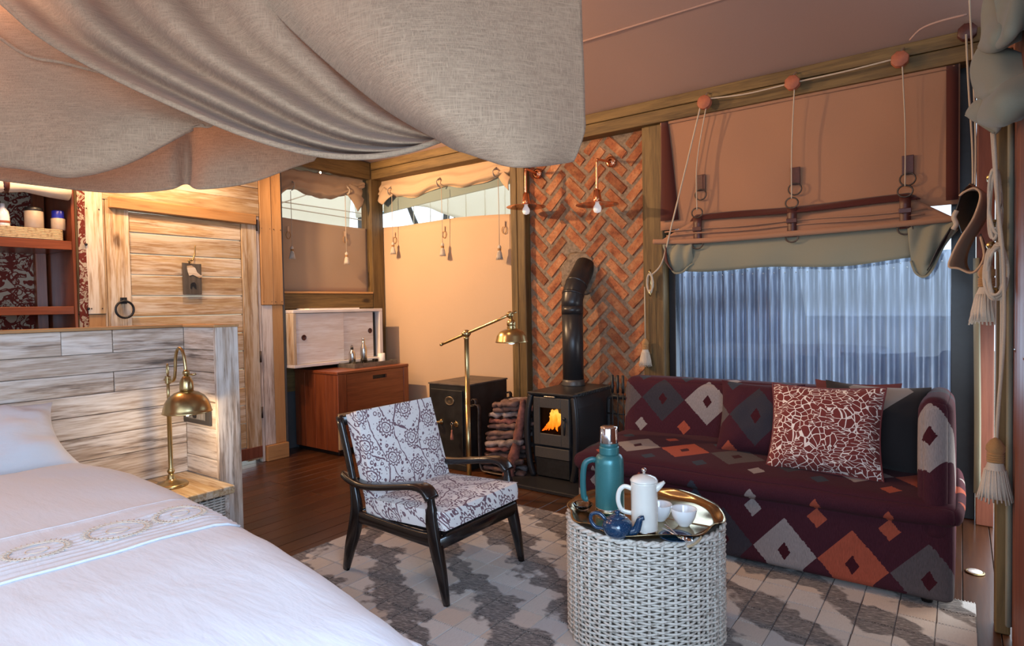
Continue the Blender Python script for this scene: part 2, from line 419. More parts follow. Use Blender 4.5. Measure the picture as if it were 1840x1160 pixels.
def glassmat(name, tint=(1, 1, 1), rough=0.0, base=.06):
    m = M(name); f = m.node('ShaderNodeFresnel'); f.inputs['IOR'].default_value = 1.45
    t = m.node('ShaderNodeBsdfTransparent'); t.inputs['Color'].default_value = (*tint, 1); g = m.node('ShaderNodeBsdfGlossy'); g.inputs['Roughness'].default_value = rough
    x = m.node('ShaderNodeMixShader'); m.lk(f.outputs[0], x.inputs[0]); m.lk(t.outputs[0], x.inputs[1]); m.lk(g.outputs[0], x.inputs[2]); m.lk(x.outputs[0], m.out.inputs['Surface']); return m.mat
MT['pane'] = glassmat('window glass', (.95, .97, 1.0)); MT['stoveglass'] = glassmat('stove glass', (.75, .6, .45)); MT['drinkglass'] = glassmat('drinking glass', (.9, .92, .92))

def brickmat():
    m = M('old red brick', rough=.9); r = m.rnd(); v = m.shift(m.obj(), r)
    n = m.noise(v, 9, 5, .65); f = m.noise(v, 55, 3, .6)
    c = m.ramp(n, [(.25, (.16, .05, .022)), (.43, (.34, .115, .05)), (.58, (.46, .20, .09)), (.75, (.56, .34, .20))])
    c = m.mix(((f-.52)*2.6).max(0.0), c, (.07, .035, .02)); c = m.mix(1.0, c, m.ramp(r, [(0, (.55, .5, .46)), (.4, (.85, .8, .76)), (1, (1.0, 1.0, 1.0))]), 'MULTIPLY')
    m.base(c); m.bump(n*.5+f*.5, .7, .01); return m.mat
MT['brick'] = brickmat()

def corrugated():
    m = M('galvanised sheet', rough=.42, metal=.75); o = m.obj(); n = m.noise(m.map(o, (1, 1, .25)), 7, 4, .6); d = m.vor(o, 16)
    c = m.ramp(n, [(.3, (.27, .31, .40)), (.7, (.50, .56, .66))]); m.base(m.mix((d*-14.0+1.0).max(0.0)*.7, c, (.13, .10, .09))); return m.mat
MT['sheet'] = corrugated()

def sofamat(name, uoff=0.0, voff=0.0, swap=None):
    """woven diamonds: u runs along the sofa, v runs up the front, over the seat and up the back"""
    m = M(name, rough=.95, sheen=.03, spec=.08); x, y, z = m.xyz(m.obj())
    if swap == 'pillow': u, v = x, y
    else: u, v = x, y+z
    jag = (m.noise(m.obj(), 90, 1, .5)-.5)*.012
    u = u+uoff+jag; v = v+voff+jag
    P, Q = .298, .63
    row = (v/Q+.5).floor(); cell = (u/P).floor(); du = (u/P).frac()-.5; dv = (v/Q+.5).frac()-.5
    big = (du.abs()*(1/.495) + dv.abs()*(Q/.165)).lt(1.0); hole = (du.abs()*(1/.10) + dv.abs()*(Q/.045)).lt(1.0)
    du2 = (u/P+.5).frac()-.5; dv2 = ((v/Q+.5).frac()-.5).abs()-.31
    small = (du2.abs()*(1/.15) + dv2.abs()*(Q/.05)).lt(1.0)
    idx = (cell + row*3.0 + 1.0).mod(4.0)/4.0 + .02
    cb = m.ramp(idx, [(0, (.045, .042, .052)), (.25, (.30, .265, .255)), (.5, (.38, .088, .05)), (.75, (.105, .088, .09))], True)
    cs = m.ramp((m.wnoise((u/P+.5).floor()*3.1+row*7.3+(v/Q+.5).frac().gt(.5)*1.7)), [(0, (.38, .088, .05)), (.5, (.045, .055, .075)), (.75, (.30, .27, .26))], True)
    bg = (.062, .018, .027)
    c = m.mix(small, bg, cs); c = m.mix(big, c, cb); c = m.mix(hole*big, c, (.055, .012, .017))
    w = m.noise(m.map(m.obj(), (1, 1, .12)), 420, 1, .5); c = m.mix(.75, c, m.mix(w, (.42, .42, .42), (1.25, 1.2, 1.2)), 'MULTIPLY')
    m.base(c); m.bump(w, .35, .003); return m.mat
MT['sofa'] = sofamat('maroon diamond weave', .855, -3.355)
MT['sofa_arm'] = sofamat('maroon diamond weave arm', .855-.298, -3.355)
MT['sofa_pillow'] = sofamat('maroon diamond weave cushion', -.149, .0, 'pillow')

def giraffe():
    m = M('giraffe print cotton', rough=.9, sheen=.1, spec=.1); o = m.obj(); x, y, z = m.xyz(o)
    n = m.noise(o, 5, 2, .5); wob = m.comb(x + (n-.5)*.08, y + (m.noise(m.map(o, loc=(3, 3, 3)), 6, 2, .5)-.5)*.1, 0.0)
    d1 = m.vor(wob, 30, 'DISTANCE_TO_EDGE'); d2 = m.vor(m.map(wob, (1, 2.6, 1), (0, 0, .6)), 27, 'DISTANCE_TO_EDGE')
    f = (m.noise(o, 9, 1, .5)-.5).gt(.03); e = d1*(f*-1.0+1.0) + d2*f
    m.base(m.mix(e.lt(.047), (.17, .036, .032), (.82, .74, .67))); return m.mat
MT['giraffe'] = giraffe()

def floral():
    m = M('white cotton with plum vine print', rough=.9, sheen=.1, spec=.1); x, y, z = m.xyz(m.obj())
    u = (x + z*.7)*6.4; v = (y + z*.7)*6.4
    jit = (m.noise(m.obj(), 18, 2, .5)-.5)*.16; u = u+jit; v = v+jit
    ink = None
    def add(a):
        nonlocal ink
        ink = a if ink is None else ink.max(a)
    def flower(uo, vo, R):
        col = (u+uo).floor(); vv = v+vo+col*.5
        p = (u+uo).frac()-.5; q = vv.frac()-.5
        r = (p*p+q*q).sqrt(); th = q.atan2(p)
        add(((r-(th*6.0).sin().abs()*.07-R).abs()).lt(.028)); add((r-R*.78).abs().lt(.022))
        add(((r-((th*2.0).cos().abs()*.10+.01)).abs()).lt(.022)*r.lt(R*.7)); return r
    r1 = flower(0, 0, .24)
    s = (v*2.2+u*1.1).sin()*.22
    vine = (((u+s).frac()-.02).abs()).lt(.030); out = r1.gt(.34)
    add(vine*out)
    add((((u*.5+v*.5+(u*3.0-v*3.0).sin()*.10).frac()-.5).abs()).lt(.020)*out)
    d = m.vor(m.comb(u, v), 5.2, rand=.8); add(((d-.30).abs()).lt(.075)*out*(m.noise(m.comb(u, v), 3.0, 1)).gt(.36)); add((m.vor(m.comb(u, v, 5.0), 9.0, rand=1.0)).lt(.16)*out)
    c = m.mix(ink*.92, (.80, .76, .73), (.13, .05, .075)); w = m.noise(m.obj(), 500, 1); m.base(c); m.bump(w, .15, .002); return m.mat
MT['floral'] = floral()

def toile():
    m = M('cream cloth with oxblood animal print', rough=.9, spec=.1); o = m.obj(); x, y, z = m.xyz(o)
    v = m.comb(y*10.0, z*10.0, x*10.0); n = m.noise(v, .9, 2, .55, 1.6); d = m.vor(v, 1.4); w = (m.noise(v, 2.2, 1, .5, 2.0)*30.0).sin()
    ink = ((n-.5).abs().lt(.055)).max(((d-.32).abs()).lt(.045)).max((w.gt(.65))*(n.gt(.52)))
    m.base(m.mix(ink, (.42, .34, .25), (.14, .028, .02))); return m.mat
MT['toile'] = toile()

def rugmat():
    m = M('patchwork hide', rough=.9, sheen=.25, spec=.15); g = m.node('ShaderNodeNewGeometry'); pos = g.outputs['Position']; x, y, z = m.xyz(pos); r = m.rnd()
    band = (m.noise(m.map(pos, (1, 1, 0)), 4.2, 2, .5)-.5)*.55 + (m.noise(m.map(pos, (1, 1, 0), loc=(5, 3, 0)), 17.0, 2, .5)-.5)*.14
    q = ((x*.62+y*1.0+band)*2.3).frac(); dark = ((q-.5).abs()*-16.0+4.0).max(0.0).min(1.0)
    ang = m.comb(x+y*.3, y*5.0-x*1.5, 0.0); hair = m.noise(m.shift(ang, r, 9.0), 34, 4, .65, .4); hair2 = m.noise(m.shift(m.map(pos, (6, 1.5, 0)), r, 5.0), 30, 3, .6)
    lightc = m.ramp(r, [(0, (.52, .40, .31)), (.3, (.60, .55, .50)), (.6, (.44, .41, .39)), (.8, (.62, .60, .58)), (1, (.50, .44, .38))]); lightc = m.mix((hair2-.45)*.8, lightc, (.34, .29, .26))
    darkc = m.ramp(hair, [(.3, (.035, .026, .022)), (.5, (.13, .10, .085)), (.66, (.34, .29, .25)), (.74, (.62, .58, .55))])
    m.base(m.mix(dark, lightc, darkc)); m.bump(hair*dark+hair2*.3, .5, .006); return m.mat
MT['hide'] = rugmat()
MT['seam'] = plain('rug backing and stitches', (.11, .085, .075), .95, var=.4, nscale=200)

def wicker(name, a=(.62, .57, .50), b=(.25, .20, .155)):
    m = M(name, rough=.8); n = m.noise(m.obj(), 45, 3, .6); m.base(m.ramp(n, [(.28, b), (.46, a), (.8, tuple(min(1, c*1.15) for c in a))])); m.bump(n, .3, .003); return m.mat
MT['wicker'] = wicker('whitewashed wicker'); MT['wickercore'] = plain('dark wicker core', (.13, .10, .075), .9, var=.3); MT['straw'] = wicker('straw weave', (.46, .34, .20), (.24, .16, .08))

def teapotglaze():
    m = M('speckled blue glaze', rough=.12, coat=.5); d = m.noise(m.obj(), 330, 1, .5); m.base(m.mix(d.gt(.68), (.006, .035, .085), (.10, .18, .26))); return m.mat
MT['blueglaze'] = teapotglaze()
def flamemat():
    m = M('flame'); x, y, z = m.xyz(m.obj()); n = m.noise(m.map(m.obj(), (1.6, 1, .5)), 34, 3, .6)
    c = m.ramp((z-.38)*4.0+n*.7-.2, [(.05, (.9, .12, .01)), (.35, (1.0, .26, .02)), (.6, (1.0, .50, .08)), (.8, (1.0, .72, .22)), (1, (1.0, .40, .04))])
    m.lk(c, m.b.inputs['Emission Color']); m.b.inputs['Emission Strength'].default_value = 2.6; m.base(c); return m.mat
MT['flame'] = flamemat()

# ------------------------------------------------------------------ the room
def structure(mb, name, mat, **k):
    o = mb.build(name, mat, **k); o['kind'] = 'structure'; return o
# floor: sub-floor slab with boards along y
floor = structure(MB().box(-5.9, .75, -1.6, 4.95, -.10, -.034), 'floor', MT['dirtgrey'])
splits = [(2.1, 2.55, 1.9), (1.45, 2.9, 2.2), (2.75, 1.6, 2.2), (1.9, 2.2, 2.45)]
w = .128; k = 0; x = -5.75
while x < .62:
    y = -1.55
    for L in splits[(k*7) % 4]:
        L = min(L, 4.93-y)
        if L > .2: plank('plank', (w-.003, L-.003, .03), MT['floor'], floor, (x+w/2, y+L/2, -.0165+random.uniform(-.0006, .0006)), .002)
        y += L
    x += w; k += 1
# ceiling: tent roof canvas rising from both eaves towards a ridge
ceil = MB(); G = []
for i in range(25):
    row = []
    for j in range(29):
        xx = -5.95 + 7.0*j/28; yy = 4.72 - 6.5*i/24
        zz = 2.948 + .35*(4.62-yy) + .012*math.sin(j*1.3)*math.sin(i*.9) - .05*math.sin(PI*i/24)
        zz = min(zz, 2.965 + .42*(xx+5.3))
        row.append((xx, yy, zz))
    G.append(row)
ceil.grid(G); ceiling = structure(ceil, 'ceiling', MT['canvas_pink'])
sm = MB()
for yy, dz in ((3.83, .0), (2.6, 0)):
    z0 = 2.948 + .35*(4.62-yy) - .05*math.sin(PI*(4.62-yy)/6.4) - .006
    sm.tube([(-4.3+.3*q, yy, z0) for q in range(16)], .007, 6)
sm.build('seam', MT['canvas_pink'], ceiling)
pt = MB(); arc = [((-0.243, 4.3, 2.865)), ((-0.187, 4.25, 2.896)), ((-0.095, 4.2, 2.896)), ((0.023, 4.15, 2.88))]
pt.tube(spline(arc, 10), .006, 6); pt.build('patch_seam', MT['canvas_pink'], ceiling)

# timber frame
def trim(n, x0, x1, y0, y1, z0, z1, mat, bevel=.006):
    o = MB().box(x0, x1, y0, y1, z0, z1).build('trim_%d' % n, mat, bevel=bevel); o['kind'] = 'structure'; return o
trim(1, -5.199, .16, 4.57, 4.74, 2.865, 2.945, MT['beam_x']); trim(2, -5.199, .16, 4.575, 4.74, 2.765, 2.862, MT['beam_x'])
trim(3, -5.37, -5.20, 1.0, 4.565, 2.765, 2.945, MT['beam_y'])
trim(4, -5.37, -5.285, 4.57, 4.73, 0, 2.94, MT['beam_z']); trim(5, -5.283, -5.2, 4.57, 4.735, 0, 2.94, MT['beam_z'])
trim(6, -3.367, -3.292, 4.62, 4.76, 0, 2.765, MT['beam_z'], .01); trim(7, -3.286, -3.20, 4.615, 4.76, 0, 2.765, MT['beam_z'], .01)
trim(8, -2.058, -1.886, 4.615, 4.78, 0, 2.765, MT['beam_z'], .01)
trim(9, -5.37, -5.20, 3.385, 4.565, 1.367, 1.52, MT['beam_y']); trim(10, -5.36, -5.19, 3.39, 4.56, 1.522, 1.542, MT['pine_y'], .004)
trim(11, .075, .16, 4.60, 4.76, 0, 2.765, MT['redwall']); trim(12, .115, .165, 3.15, 3.26, 0, 2.35, MT['beam_z'])

# wall_left: boards in front of a slab, the door, the nook
wl = structure(MB().box(-5.24, -5.12, 3.15, 3.37, 0, 2.77).box(-5.24, -5.12, 1.76, 3.15, 2.33, 2.77).box(-5.24, -5.12, 1.74, 1.905, 0, 2.4), 'wall_left', MT['dirtgrey'])
B = MT['pine_z']
span('board', B, wl, -5.12, -5.066, 3.155, 3.268, 1.412, 2.765); span('board', B, wl, -5.12, -5.07, 3.27, 3.372, 1.412, 2.765)
span('board', MT['limed_z'], wl, -5.12, -5.082, 3.155, 3.262, .14, 1.41); span('board', B, wl, -5.12, -5.085, 3.264, 3.372, .14, 1.41)
span('board', MT['pine_y'], wl, -5.12, -5.05, 3.155, 3.376, 0, .138)
span('board', MT['beam_z'], wl, -5.14, -5.085, 1.735, 1.79, 1.36, 2.42); span('board', MT['door_z'], wl, -5.14, -5.07, 1.792, 1.905, 1.36, 2.42)
span('board', MT['beam_z'], wl, -5.14, -5.09, 1.735, 1.79, 0, 1.357); span('board', MT['pine_z'], wl, -5.14, -5.08, 1.792, 1.905, 0, 1.357)
for i, z in enumerate((2.34, 2.452, 2.565, 2.675)): span('board', MT['door_y'], wl, -5.12, -5.075, 1.76 if i else 1.91, 3.152, z, z+.108)
for yy, zz in ((3.17, 2.1), (3.25, 2.1), (3.29, 2.1), (3.36, 2.1), (3.17, 1.44), (3.25, 1.44), (3.29, 1.44), (3.355, 1.44), (1.75, 2.12), (1.80, 2.12), (1.88, 2.12), (1.81, 1.40), (1.88, 1.40)):
    MB().lathe([(.005, 0), (.004, .002), (0, .0025)], (0, 0, 0), 8, Matrix.Rotation(PI/2, 4, 'Y')).build('nail', MT['oldiron'], wl, (-5.068, yy, zz))

door = thing('door_1', None, None, (-5.07, 2.52, 0)); door['kind'] = 'structure'
span('door_stile', MT['door_z'], door, -5.115, -5.068, 1.922, 2.078, .035, 2.198); span('door_stile', MT['door_z'], door, -5.115, -5.068, 2.977, 3.118, .035, 2.198)
zs = [2.128, 1.972, 1.812, 1.652, 1.492, 1.332, 1.172, 1.012, .852, .692, .532, .372, .155]
for a, b in zip(zs[1:], zs[:-1]): span('panel_board', MT['door_y'], door, -5.11, -5.078+random.uniform(-.003, .003), 2.081, 2.974, a+.003, b-.003, .005)
span('bottom_rail', MT['redwall'], door, -5.115, -5.064, 1.922, 3.118, .05, .152)
lin = span('top_rail', MT['pine_y'], door, -5.115, -5.03, 1.94, 3.10, 2.128, 2.215, .006); lin.rotation_euler = (math.radians(-.8), 0, 0)
span('door_head', MT['door_y'], door, -5.118, -5.068, 1.906, 3.15, 2.20, 2.338)
jamb = span('door_jamb', MT['limed_z'], door, -5.12, -5.078, 3.122, 3.15, 0, 2.33); span('door_jamb', MT['door_z'], door, -5.12, -5.078, 1.906, 1.919, 0, 2.33)
for zz in (2.12, .95, .45): MB().lathe([(.009, -.05), (.009, .05)], (0, 0, 0), 8).build('hinge', MT['oldiron'], door, (.008, 3.12-2.52, zz))
r0 = MB().tube([(.012*math.cos(a)*0+.02, .062*math.cos(a), .062*math.sin(a)-.062) for a in [2*PI*i/24 for i in range(24)]], .0085, 8, True)
ring = r0.build('ring_handle', MT['iron'], door, (.008, 2.018-2.52, 1.452))
MB().box(-.002, .012, -.022, .022, -.024, .024).box(.012, .026, -.008, .008, -.012, .012).build('handle_plate', MT['iron'], ring, (0, 0, .004), bevel=.003)

# nook behind the boards: low wall, canvas, window with outdoor view
nk = structure(MB().box(-5.42, -5.34, 3.36, 4.6, 0, 1.37).box(-5.42, -5.08, 3.372, 3.39, 0, 2.77), 'wall_far_left', MT['dirtgrey'])
for i in range(3): span('board', MT['limed_y'] if i else MT['beam_y'], nk, -5.34, -5.325, 3.392, 4.568, .56+.26*i, .56+.26*i+.25)
def canvas_window(n, lower, loops, kind):
    o = thing('window_%d' % n, None, None, (0, 0, 0)); o['kind'] = 'structure'
    g = MB().grid(net(lower, 10, 24)); g.build('canvas_panel', MT[kind], o, solid=.004)
    for p, nrm in loops:
        p = Vector(p); t = MB().tube([p + (Vector((0, .024*math.cos(a), .036*math.sin(a))) if nrm == 'x' else Vector((.026*math.cos(a), 0, .036*math.sin(a)))) for a in [2*PI*i/16 for i in range(16)]], .0035, 6, True)
        d = Vector((.004, 0, 0)) if nrm == 'x' else Vector((0, -.004, 0))
        lp = t.build('cord_loop', MT['twine'], o)
        bx = MB(); 
        if nrm == 'x': bx.box(p.x-.003, p.x+.003, p.y-.010, p.y+.010, p.z+.03, p.z+.085)
        else: bx.box(p.x-.010, p.x+.010, p.y-.003, p.y+.003, p.z+.03, p.z+.085)
        bx.build('loop_tab', MT['canvas'], lp)
    return o
XN = -5.29
low = [[(XN, 3.38, 2.262), (XN, 3.7, 2.25), (XN+.01, 4.1, 2.237), (XN, 4.58, 2.238)], [(XN, 3.38, 2.0), (XN+.012, 3.7, 2.0), (XN+.02, 4.1, 2.0), (XN, 4.58, 2.0)], [(XN, 3.38, 1.53), (XN, 3.7, 1.53), (XN, 4.1, 1.53), (XN, 4.58, 1.53)]]
w1 = canvas_window(1, low, [((-5.262, 3.572, 2.087), 'x'), ((-5.262, 4.252, 2.096), 'x')], 'canvas_shaded')
YB = 4.745
low = [[((-5.263, 4.745, 2.264)), ((-4.935, 4.745, 2.253)), ((-4.599, 4.745, 2.258)), ((-4.132, 4.745, 2.265)), ((-3.703, 4.745, 2.25)), ((-3.396, 4.745, 2.23))],
       [(-5.22, YB+.0, 1.6), (-4.9, YB-.01, 1.6), (-4.5, YB-.012, 1.6), (-4.0, YB-.012, 1.6), (-3.6, YB-.01, 1.6), (-3.3, YB, 1.6)],
       [(-5.22, YB, 0), (-4.9, YB, 0), (-4.5, YB, 0), (-4.0, YB, 0), (-3.6, YB, 0), (-3.3, YB, 0)]]
w2 = canvas_window(2, low, [((-5.017, 4.728, 2.107), 'y'), ((-4.287, 4.728, 2.108), 'y'), ((-3.518, 4.728, 2.088), 'y')], 'canvas')
MB().tube([(-5.2+.2*i, YB-.016, .30) for i in range(10)], .006, 6).build('hem_seam', MT['canvas'], w2)
base_b = span('baseboard_back', MT['beam_x'], None, -5.2, -3.37, 4.70, 4.735, 0, .16); base_b['kind'] = 'structure'

# chimney wall of herringbone brick between the posts
wb = structure(MB().box(-3.2, -2.058, 4.70, 4.80, 0, 2.766), 'wall_back', MT['mortar'])
def brick_mesh(seed, clip=None, at=(0, 0), ang=PI/4):
    rnd = random.Random(seed); bm = bmesh.new(); bmesh.ops.create_cube(bm, size=1.0)
    bmesh.ops.scale(bm, vec=(.238+rnd.uniform(-.010, .006), .03, .080+rnd.uniform(-.007, .004)), verts=bm.verts)
    bmesh.ops.bevel(bm, geom=[e for e in bm.edges], offset=.006, segments=2, affect='EDGES')
    for v in bm.verts: v.co += Vector((rnd.uniform(-.003, .003), rnd.uniform(-.002, .002), rnd.uniform(-.003, .003)))
    bmesh.ops.rotate(bm, cent=(0, 0, 0), matrix=Matrix.Rotation(-ang, 3, 'Y'), verts=bm.verts)
    if clip:
        for co, no in clip:
            bmesh.ops.bisect_plane(bm, geom=bm.verts[:]+bm.edges[:]+bm.faces[:], plane_co=Vector(co), plane_no=Vector(no), clear_outer=True)
            eds = [e for e in bm.edges if e.is_boundary]
            if eds: bmesh.ops.contextual_create(bm, geom=eds)
    me = bpy.data.meshes.new('brick'); bm.to_mesh(me); bm.free(); me.materials.append(MT['brick']); return me
_bm = {(s, sg): brick_mesh(s*2+sg, ang=PI/4 if sg else -PI/4) for s in range(6) for sg in (0, 1)}
CX, CZ = .1967, .146
XL, XR = -3.195, -2.062
flue = Vector((-2.695, 1.63))
for c in range(-1, 7):
    sg = c % 2
    for rI in range(-1, 21):
        cx = XL + .083 + c*CX; cz = .04 + rI*CZ + (CZ/2 if c % 2 else 0)
        if cx < XL-.09 or cx > XR+.09: continue
        if (Vector((cx, cz))-flue).length < .17: continue
        if cz > 2.76 or cz < -.02: continue
        clip = []
        if cx-.11 < XL: clip.append(((XL-cx, 0, 0), (-1, 0, 0)))
        if cx+.11 > XR: clip.append(((XR-cx, 0, 0), (1, 0, 0)))
        if cz+.11 > 2.764: clip.append(((0, 0, 2.764-cz), (0, 0, 1)))
        if cz-.11 < .0: clip.append(((0, 0, -cz), (0, 0, -1)))
        me = brick_mesh(c*50+rI, clip, ang=PI/4 if sg else -PI/4) if clip else _bm[((c*5+rI*3) % 6, sg)]
        if len(me.polygons) < 4: continue
        o = bpy.data.objects.new('brick', me); link(o, wb); o.location = (cx, 4.7075+random.uniform(-.003, .002), cz)
# mortar collar plastered round the flue
MB().lathe([(.20, 0), (.17, .012), (.12, .016)], (0, 0, 0), 22, Matrix.Rotation(PI/2, 4, 'X'), flute=lambda i, k: .06*math.sin(k*2.1)).build('mortar_collar', MT['mortar'], wb, (flue.x, 4.70, flue.y))

# big window: black steel frame, panes, low wall under it
w3 = thing('window_3', None, None, (-.92, 4.75, 0)); w3['kind'] = 'structure'
fr = MT['frame']
span('window_stile', fr, w3, -1.884, -1.83, 4.72, 4.80, 0, 2.765); span('window_stile', fr, w3, -.05, .072, 4.70, 4.80, 0, 2.765)
span('window_rail', fr, w3, -1.83, .0, 4.72, 4.80, .34, .40); span('window_rail', fr, w3, -1.83, .0, 4.72, 4.80, 2.70, 2.765)
span('window_rail', fr, w3, -1.83, .0, 4.72, 4.80, 0, .06)
MB().box(-1.83, -.05, 4.755, 4.761, .40, 2.70).build('pane', MT['pane'], w3, world=True)
MB().box(-1.83, .0, 4.75, 4.78, .06, .34).build('kick_panel', MT['limed_x'], w3, world=True)

# wall_right: red boards beside the camera's doorway
wr = structure(MB().box(.20, .26, 1.25, 3.20, 0, 2.9).box(.20, .26, 3.2, 4.8, 1.2, 2.9).box(.20, .26, .78, 1.25, 0, 2.9), 'wall_right', MT['dirtgrey'])
for i in range(12):
    y0 = 1.27 + i*.155
    span('board', MT['redwall'], wr, .168, .199, y0, y0+.152, 0, 1.16 if i % 3 == 2 else 2.6)
    if i % 3 == 2: span('board', MT['redwall'], wr, .168, .199, y0, y0+.152, 1.163, 2.6)
for i in range(9): span('board', MT['redwall'], wr, .172, .199, 3.27+i*.15, 3.27+i*.15+.147, 1.2, 2.6)
cv = MB(); cv.grid([[(.150+.012*math.sin(q*1.7)+.004*d, 3.135-.02*d, z) for d, q in ((0, 0), (.5, 1), (1, 2))] for z in [2.05-.2*i for i in range(11)]]).build('canvas_edge', MT['canvas_sage'], wr, solid=.012)
cv = MB(); cv.grid([[(.066+.012*d+.004*math.sin(z*3), 4.58-.02*d, z) for d in (0, 1, 2)] for z in [1.6-.2*i for i in range(8)]]).build('canvas_edge', MT['canvas_sage'], wr, solid=.01)
structure(MB().box(-5.9, -2.5, -1.75, -1.65, 0, 3.3).box(-2.5, .75, -1.75, -1.65, 2.25, 5.2).box(.2, .28, -1.65, 1.25, 2.15, 4.8), 'wall_front', MT['canvas_pink'])
w4 = structure(MB().box(-5.9, -5.8, -1.6, 2.2, 0, 2.9), 'wall_rear_left', MT['dirtgrey'])

# ------------------------------------------------------------------ outdoors
gr = structure(MB().box(-16, 10, 4.96, 22, -.25, -.16).box(-16, -5.95, -8, 4.96, -.25, -.16), 'ground', MT['ground'])
sh = MB(); NX = 230; Zt = 1.70
G = [[(-2.6+2.62*j/NX, 5.6+.024*math.cos(2*PI*(2.62*j/NX)/.095), z + (.0 if z < 1 else .012*math.floor(3*j/NX))) for j in range(NX+1)] for z in (.0, .6, 1.2, Zt)]
sh.grid(G); scr = thing('corrugated_screen', 'corrugated galvanised metal screen standing outside the big window', 'screen', (-1.3, 5.6, -.16))
sh.build('sheet', MT['sheet'], scr, world=True, solid=.0015)
sc2 = MB()
for q in range(60): sc2.ball((-2.55+.0435*q*1.0, 5.572, Zt-.06-(q % 2)*.035), .006, n=6)
sc2.build('screw_heads', MT['steel'], scr, world=True)['kind'] = 'stuff'
span('back_rail', MT['beam_x'], scr, -2.6, .0, 5.64, 5.69, 1.35, 1.43); span('back_rail', MT['beam_x'], scr, -2.6, .0, 5.64, 5.69, .2, .28)
span('back_post', MT['beam_z'], scr, -2.55, -2.48, 5.64, 5.70, -.16, 1.6); span('back_post', MT['beam_z'], scr, -1.2, -1.13, 5.64, 5.70, -.16, 1.6)
pl = MB().tube([(.015+.012*math.sin(z*2.1), 5.42+.01*math.cos(z*3), z) for z in [-.16+.2*i for i in range(14)]], [.062+.008*math.sin(i*2.3) for i in range(14)], 10)
pole = thing('timber_pole', 'weathered grey timber pole outside by the right window edge', 'pole', (.015, 5.42, -.16)); pl.build('trunk', MT['oldpole'], pole, world=True)
# neighbouring tent's pale awning seen over the canvas
aw = thing('tent_awning', 'pale tarpaulin awning of the neighbouring tent seen above the tan canvas', 'awning', (-5.6, 6.6, 0))
top = [(-7.848, 6.6, 3.629), (-6.835, 6.6, 3.482), (-6.262, 6.6, 3.398), (-5.937, 6.6, 3.351), (-5.525, 6.6, 3.291), (-4.5, 6.6, 3.142)]
bot = [(-7.879, 6.6, 2.814), (-6.855, 6.6, 2.883), (-6.334, 6.6, 2.827), (-6.009, 6.6, 2.704), (-5.494, 6.6, 2.537), (-4.518, 6.6, 2.288)]
aw2 = MB().grid(net([top, [tuple((a+b)/2+(0, -.06, 0)[i] for i, (a, b) in enumerate(zip(p, q))) for p, q in zip(top, bot)], bot], 8, 26))
aw2.build('tarpaulin', MT['tarp'], aw, world=True, solid=.01)
ed = MB().tube(spline([(-7.15, 6.2, 2.727), (-6.669, 6.2, 2.76), (-6.217, 6.2, 2.813), (-5.587, 6.2, 2.877), (-5.009, 6.2, 2.936), (-4.394, 6.2, 2.978)], 20), .02, 6); ed.build('awning_rope', MT['gauze'], aw, world=True)
st = MB()
for px in range(6): st.tube([Vector(top[0]).lerp(Vector(top[-1]), .4+.1*px)+Vector((0, -.07, 0)), Vector(bot[0]).lerp(Vector(bot[-1]), .4+.1*px)+Vector((0, -.05, -.05))], .006, 5)
st.build('seam', MT['tarp'], aw, world=True)
for p, nm in ((top[0], 'pole'), (top[-1], 'pole')): MB().tube([(p[0], p[1]+.05, -.17), (p[0], p[1]+.05, p[2])], .035, 8).build(nm, MT['branch'], aw, world=True)
bl = thing('beam_spotlight', 'tiny lit spotlight set in the dark beam above the nook', 'spotlight', (-5.195, 3.908, 2.732))
MB().lathe([(.016, 0), (.017, .004), (.012, .006), (0, .005)], (0, 0, 0), 14, Matrix.Rotation(PI/2, 4, 'Y')).build('ring', MT['brass'], bl); MB().lathe([(.011, .005), (.009, .009), (0, .010)], (0, 0, 0), 12, Matrix.Rotation(PI/2, 4, 'Y')).build('lens', MT['bulbon'], bl)
tw = thing('tent_wall', 'pale green tarpaulin side of a tent beyond the nook window', 'awning', (-7.0, 5.2, 0))
MB().grid(net([[(-6.9, 2.6, 3.6), (-7.0, 4.2, 3.5), (-7.0, 5.9, 3.45)], [(-7.0, 2.6, 2.8), (-7.06, 4.2, 2.75), (-7.0, 5.75, 2.7)], [(-7.0, 2.6, .4), (-7.0, 4.2, .4), (-7.0, 5.6, .4)]], 10, 16)).build('tarpaulin', MT['tarp'], tw, world=True, solid=.01)
t2 = MB()
for a, b in (((-6.95, 4.619, 2.73), (-6.95, 5.976, 2.724)), ((-6.95, 4.617, 2.66), (-6.95, 5.973, 2.628)), ((-6.93, 4.605, 2.705), (-6.93, 4.985, 2.86))): t2.tube([a, b], .008, 5)
t2.build('seam', MT['canvas'], tw, world=True)
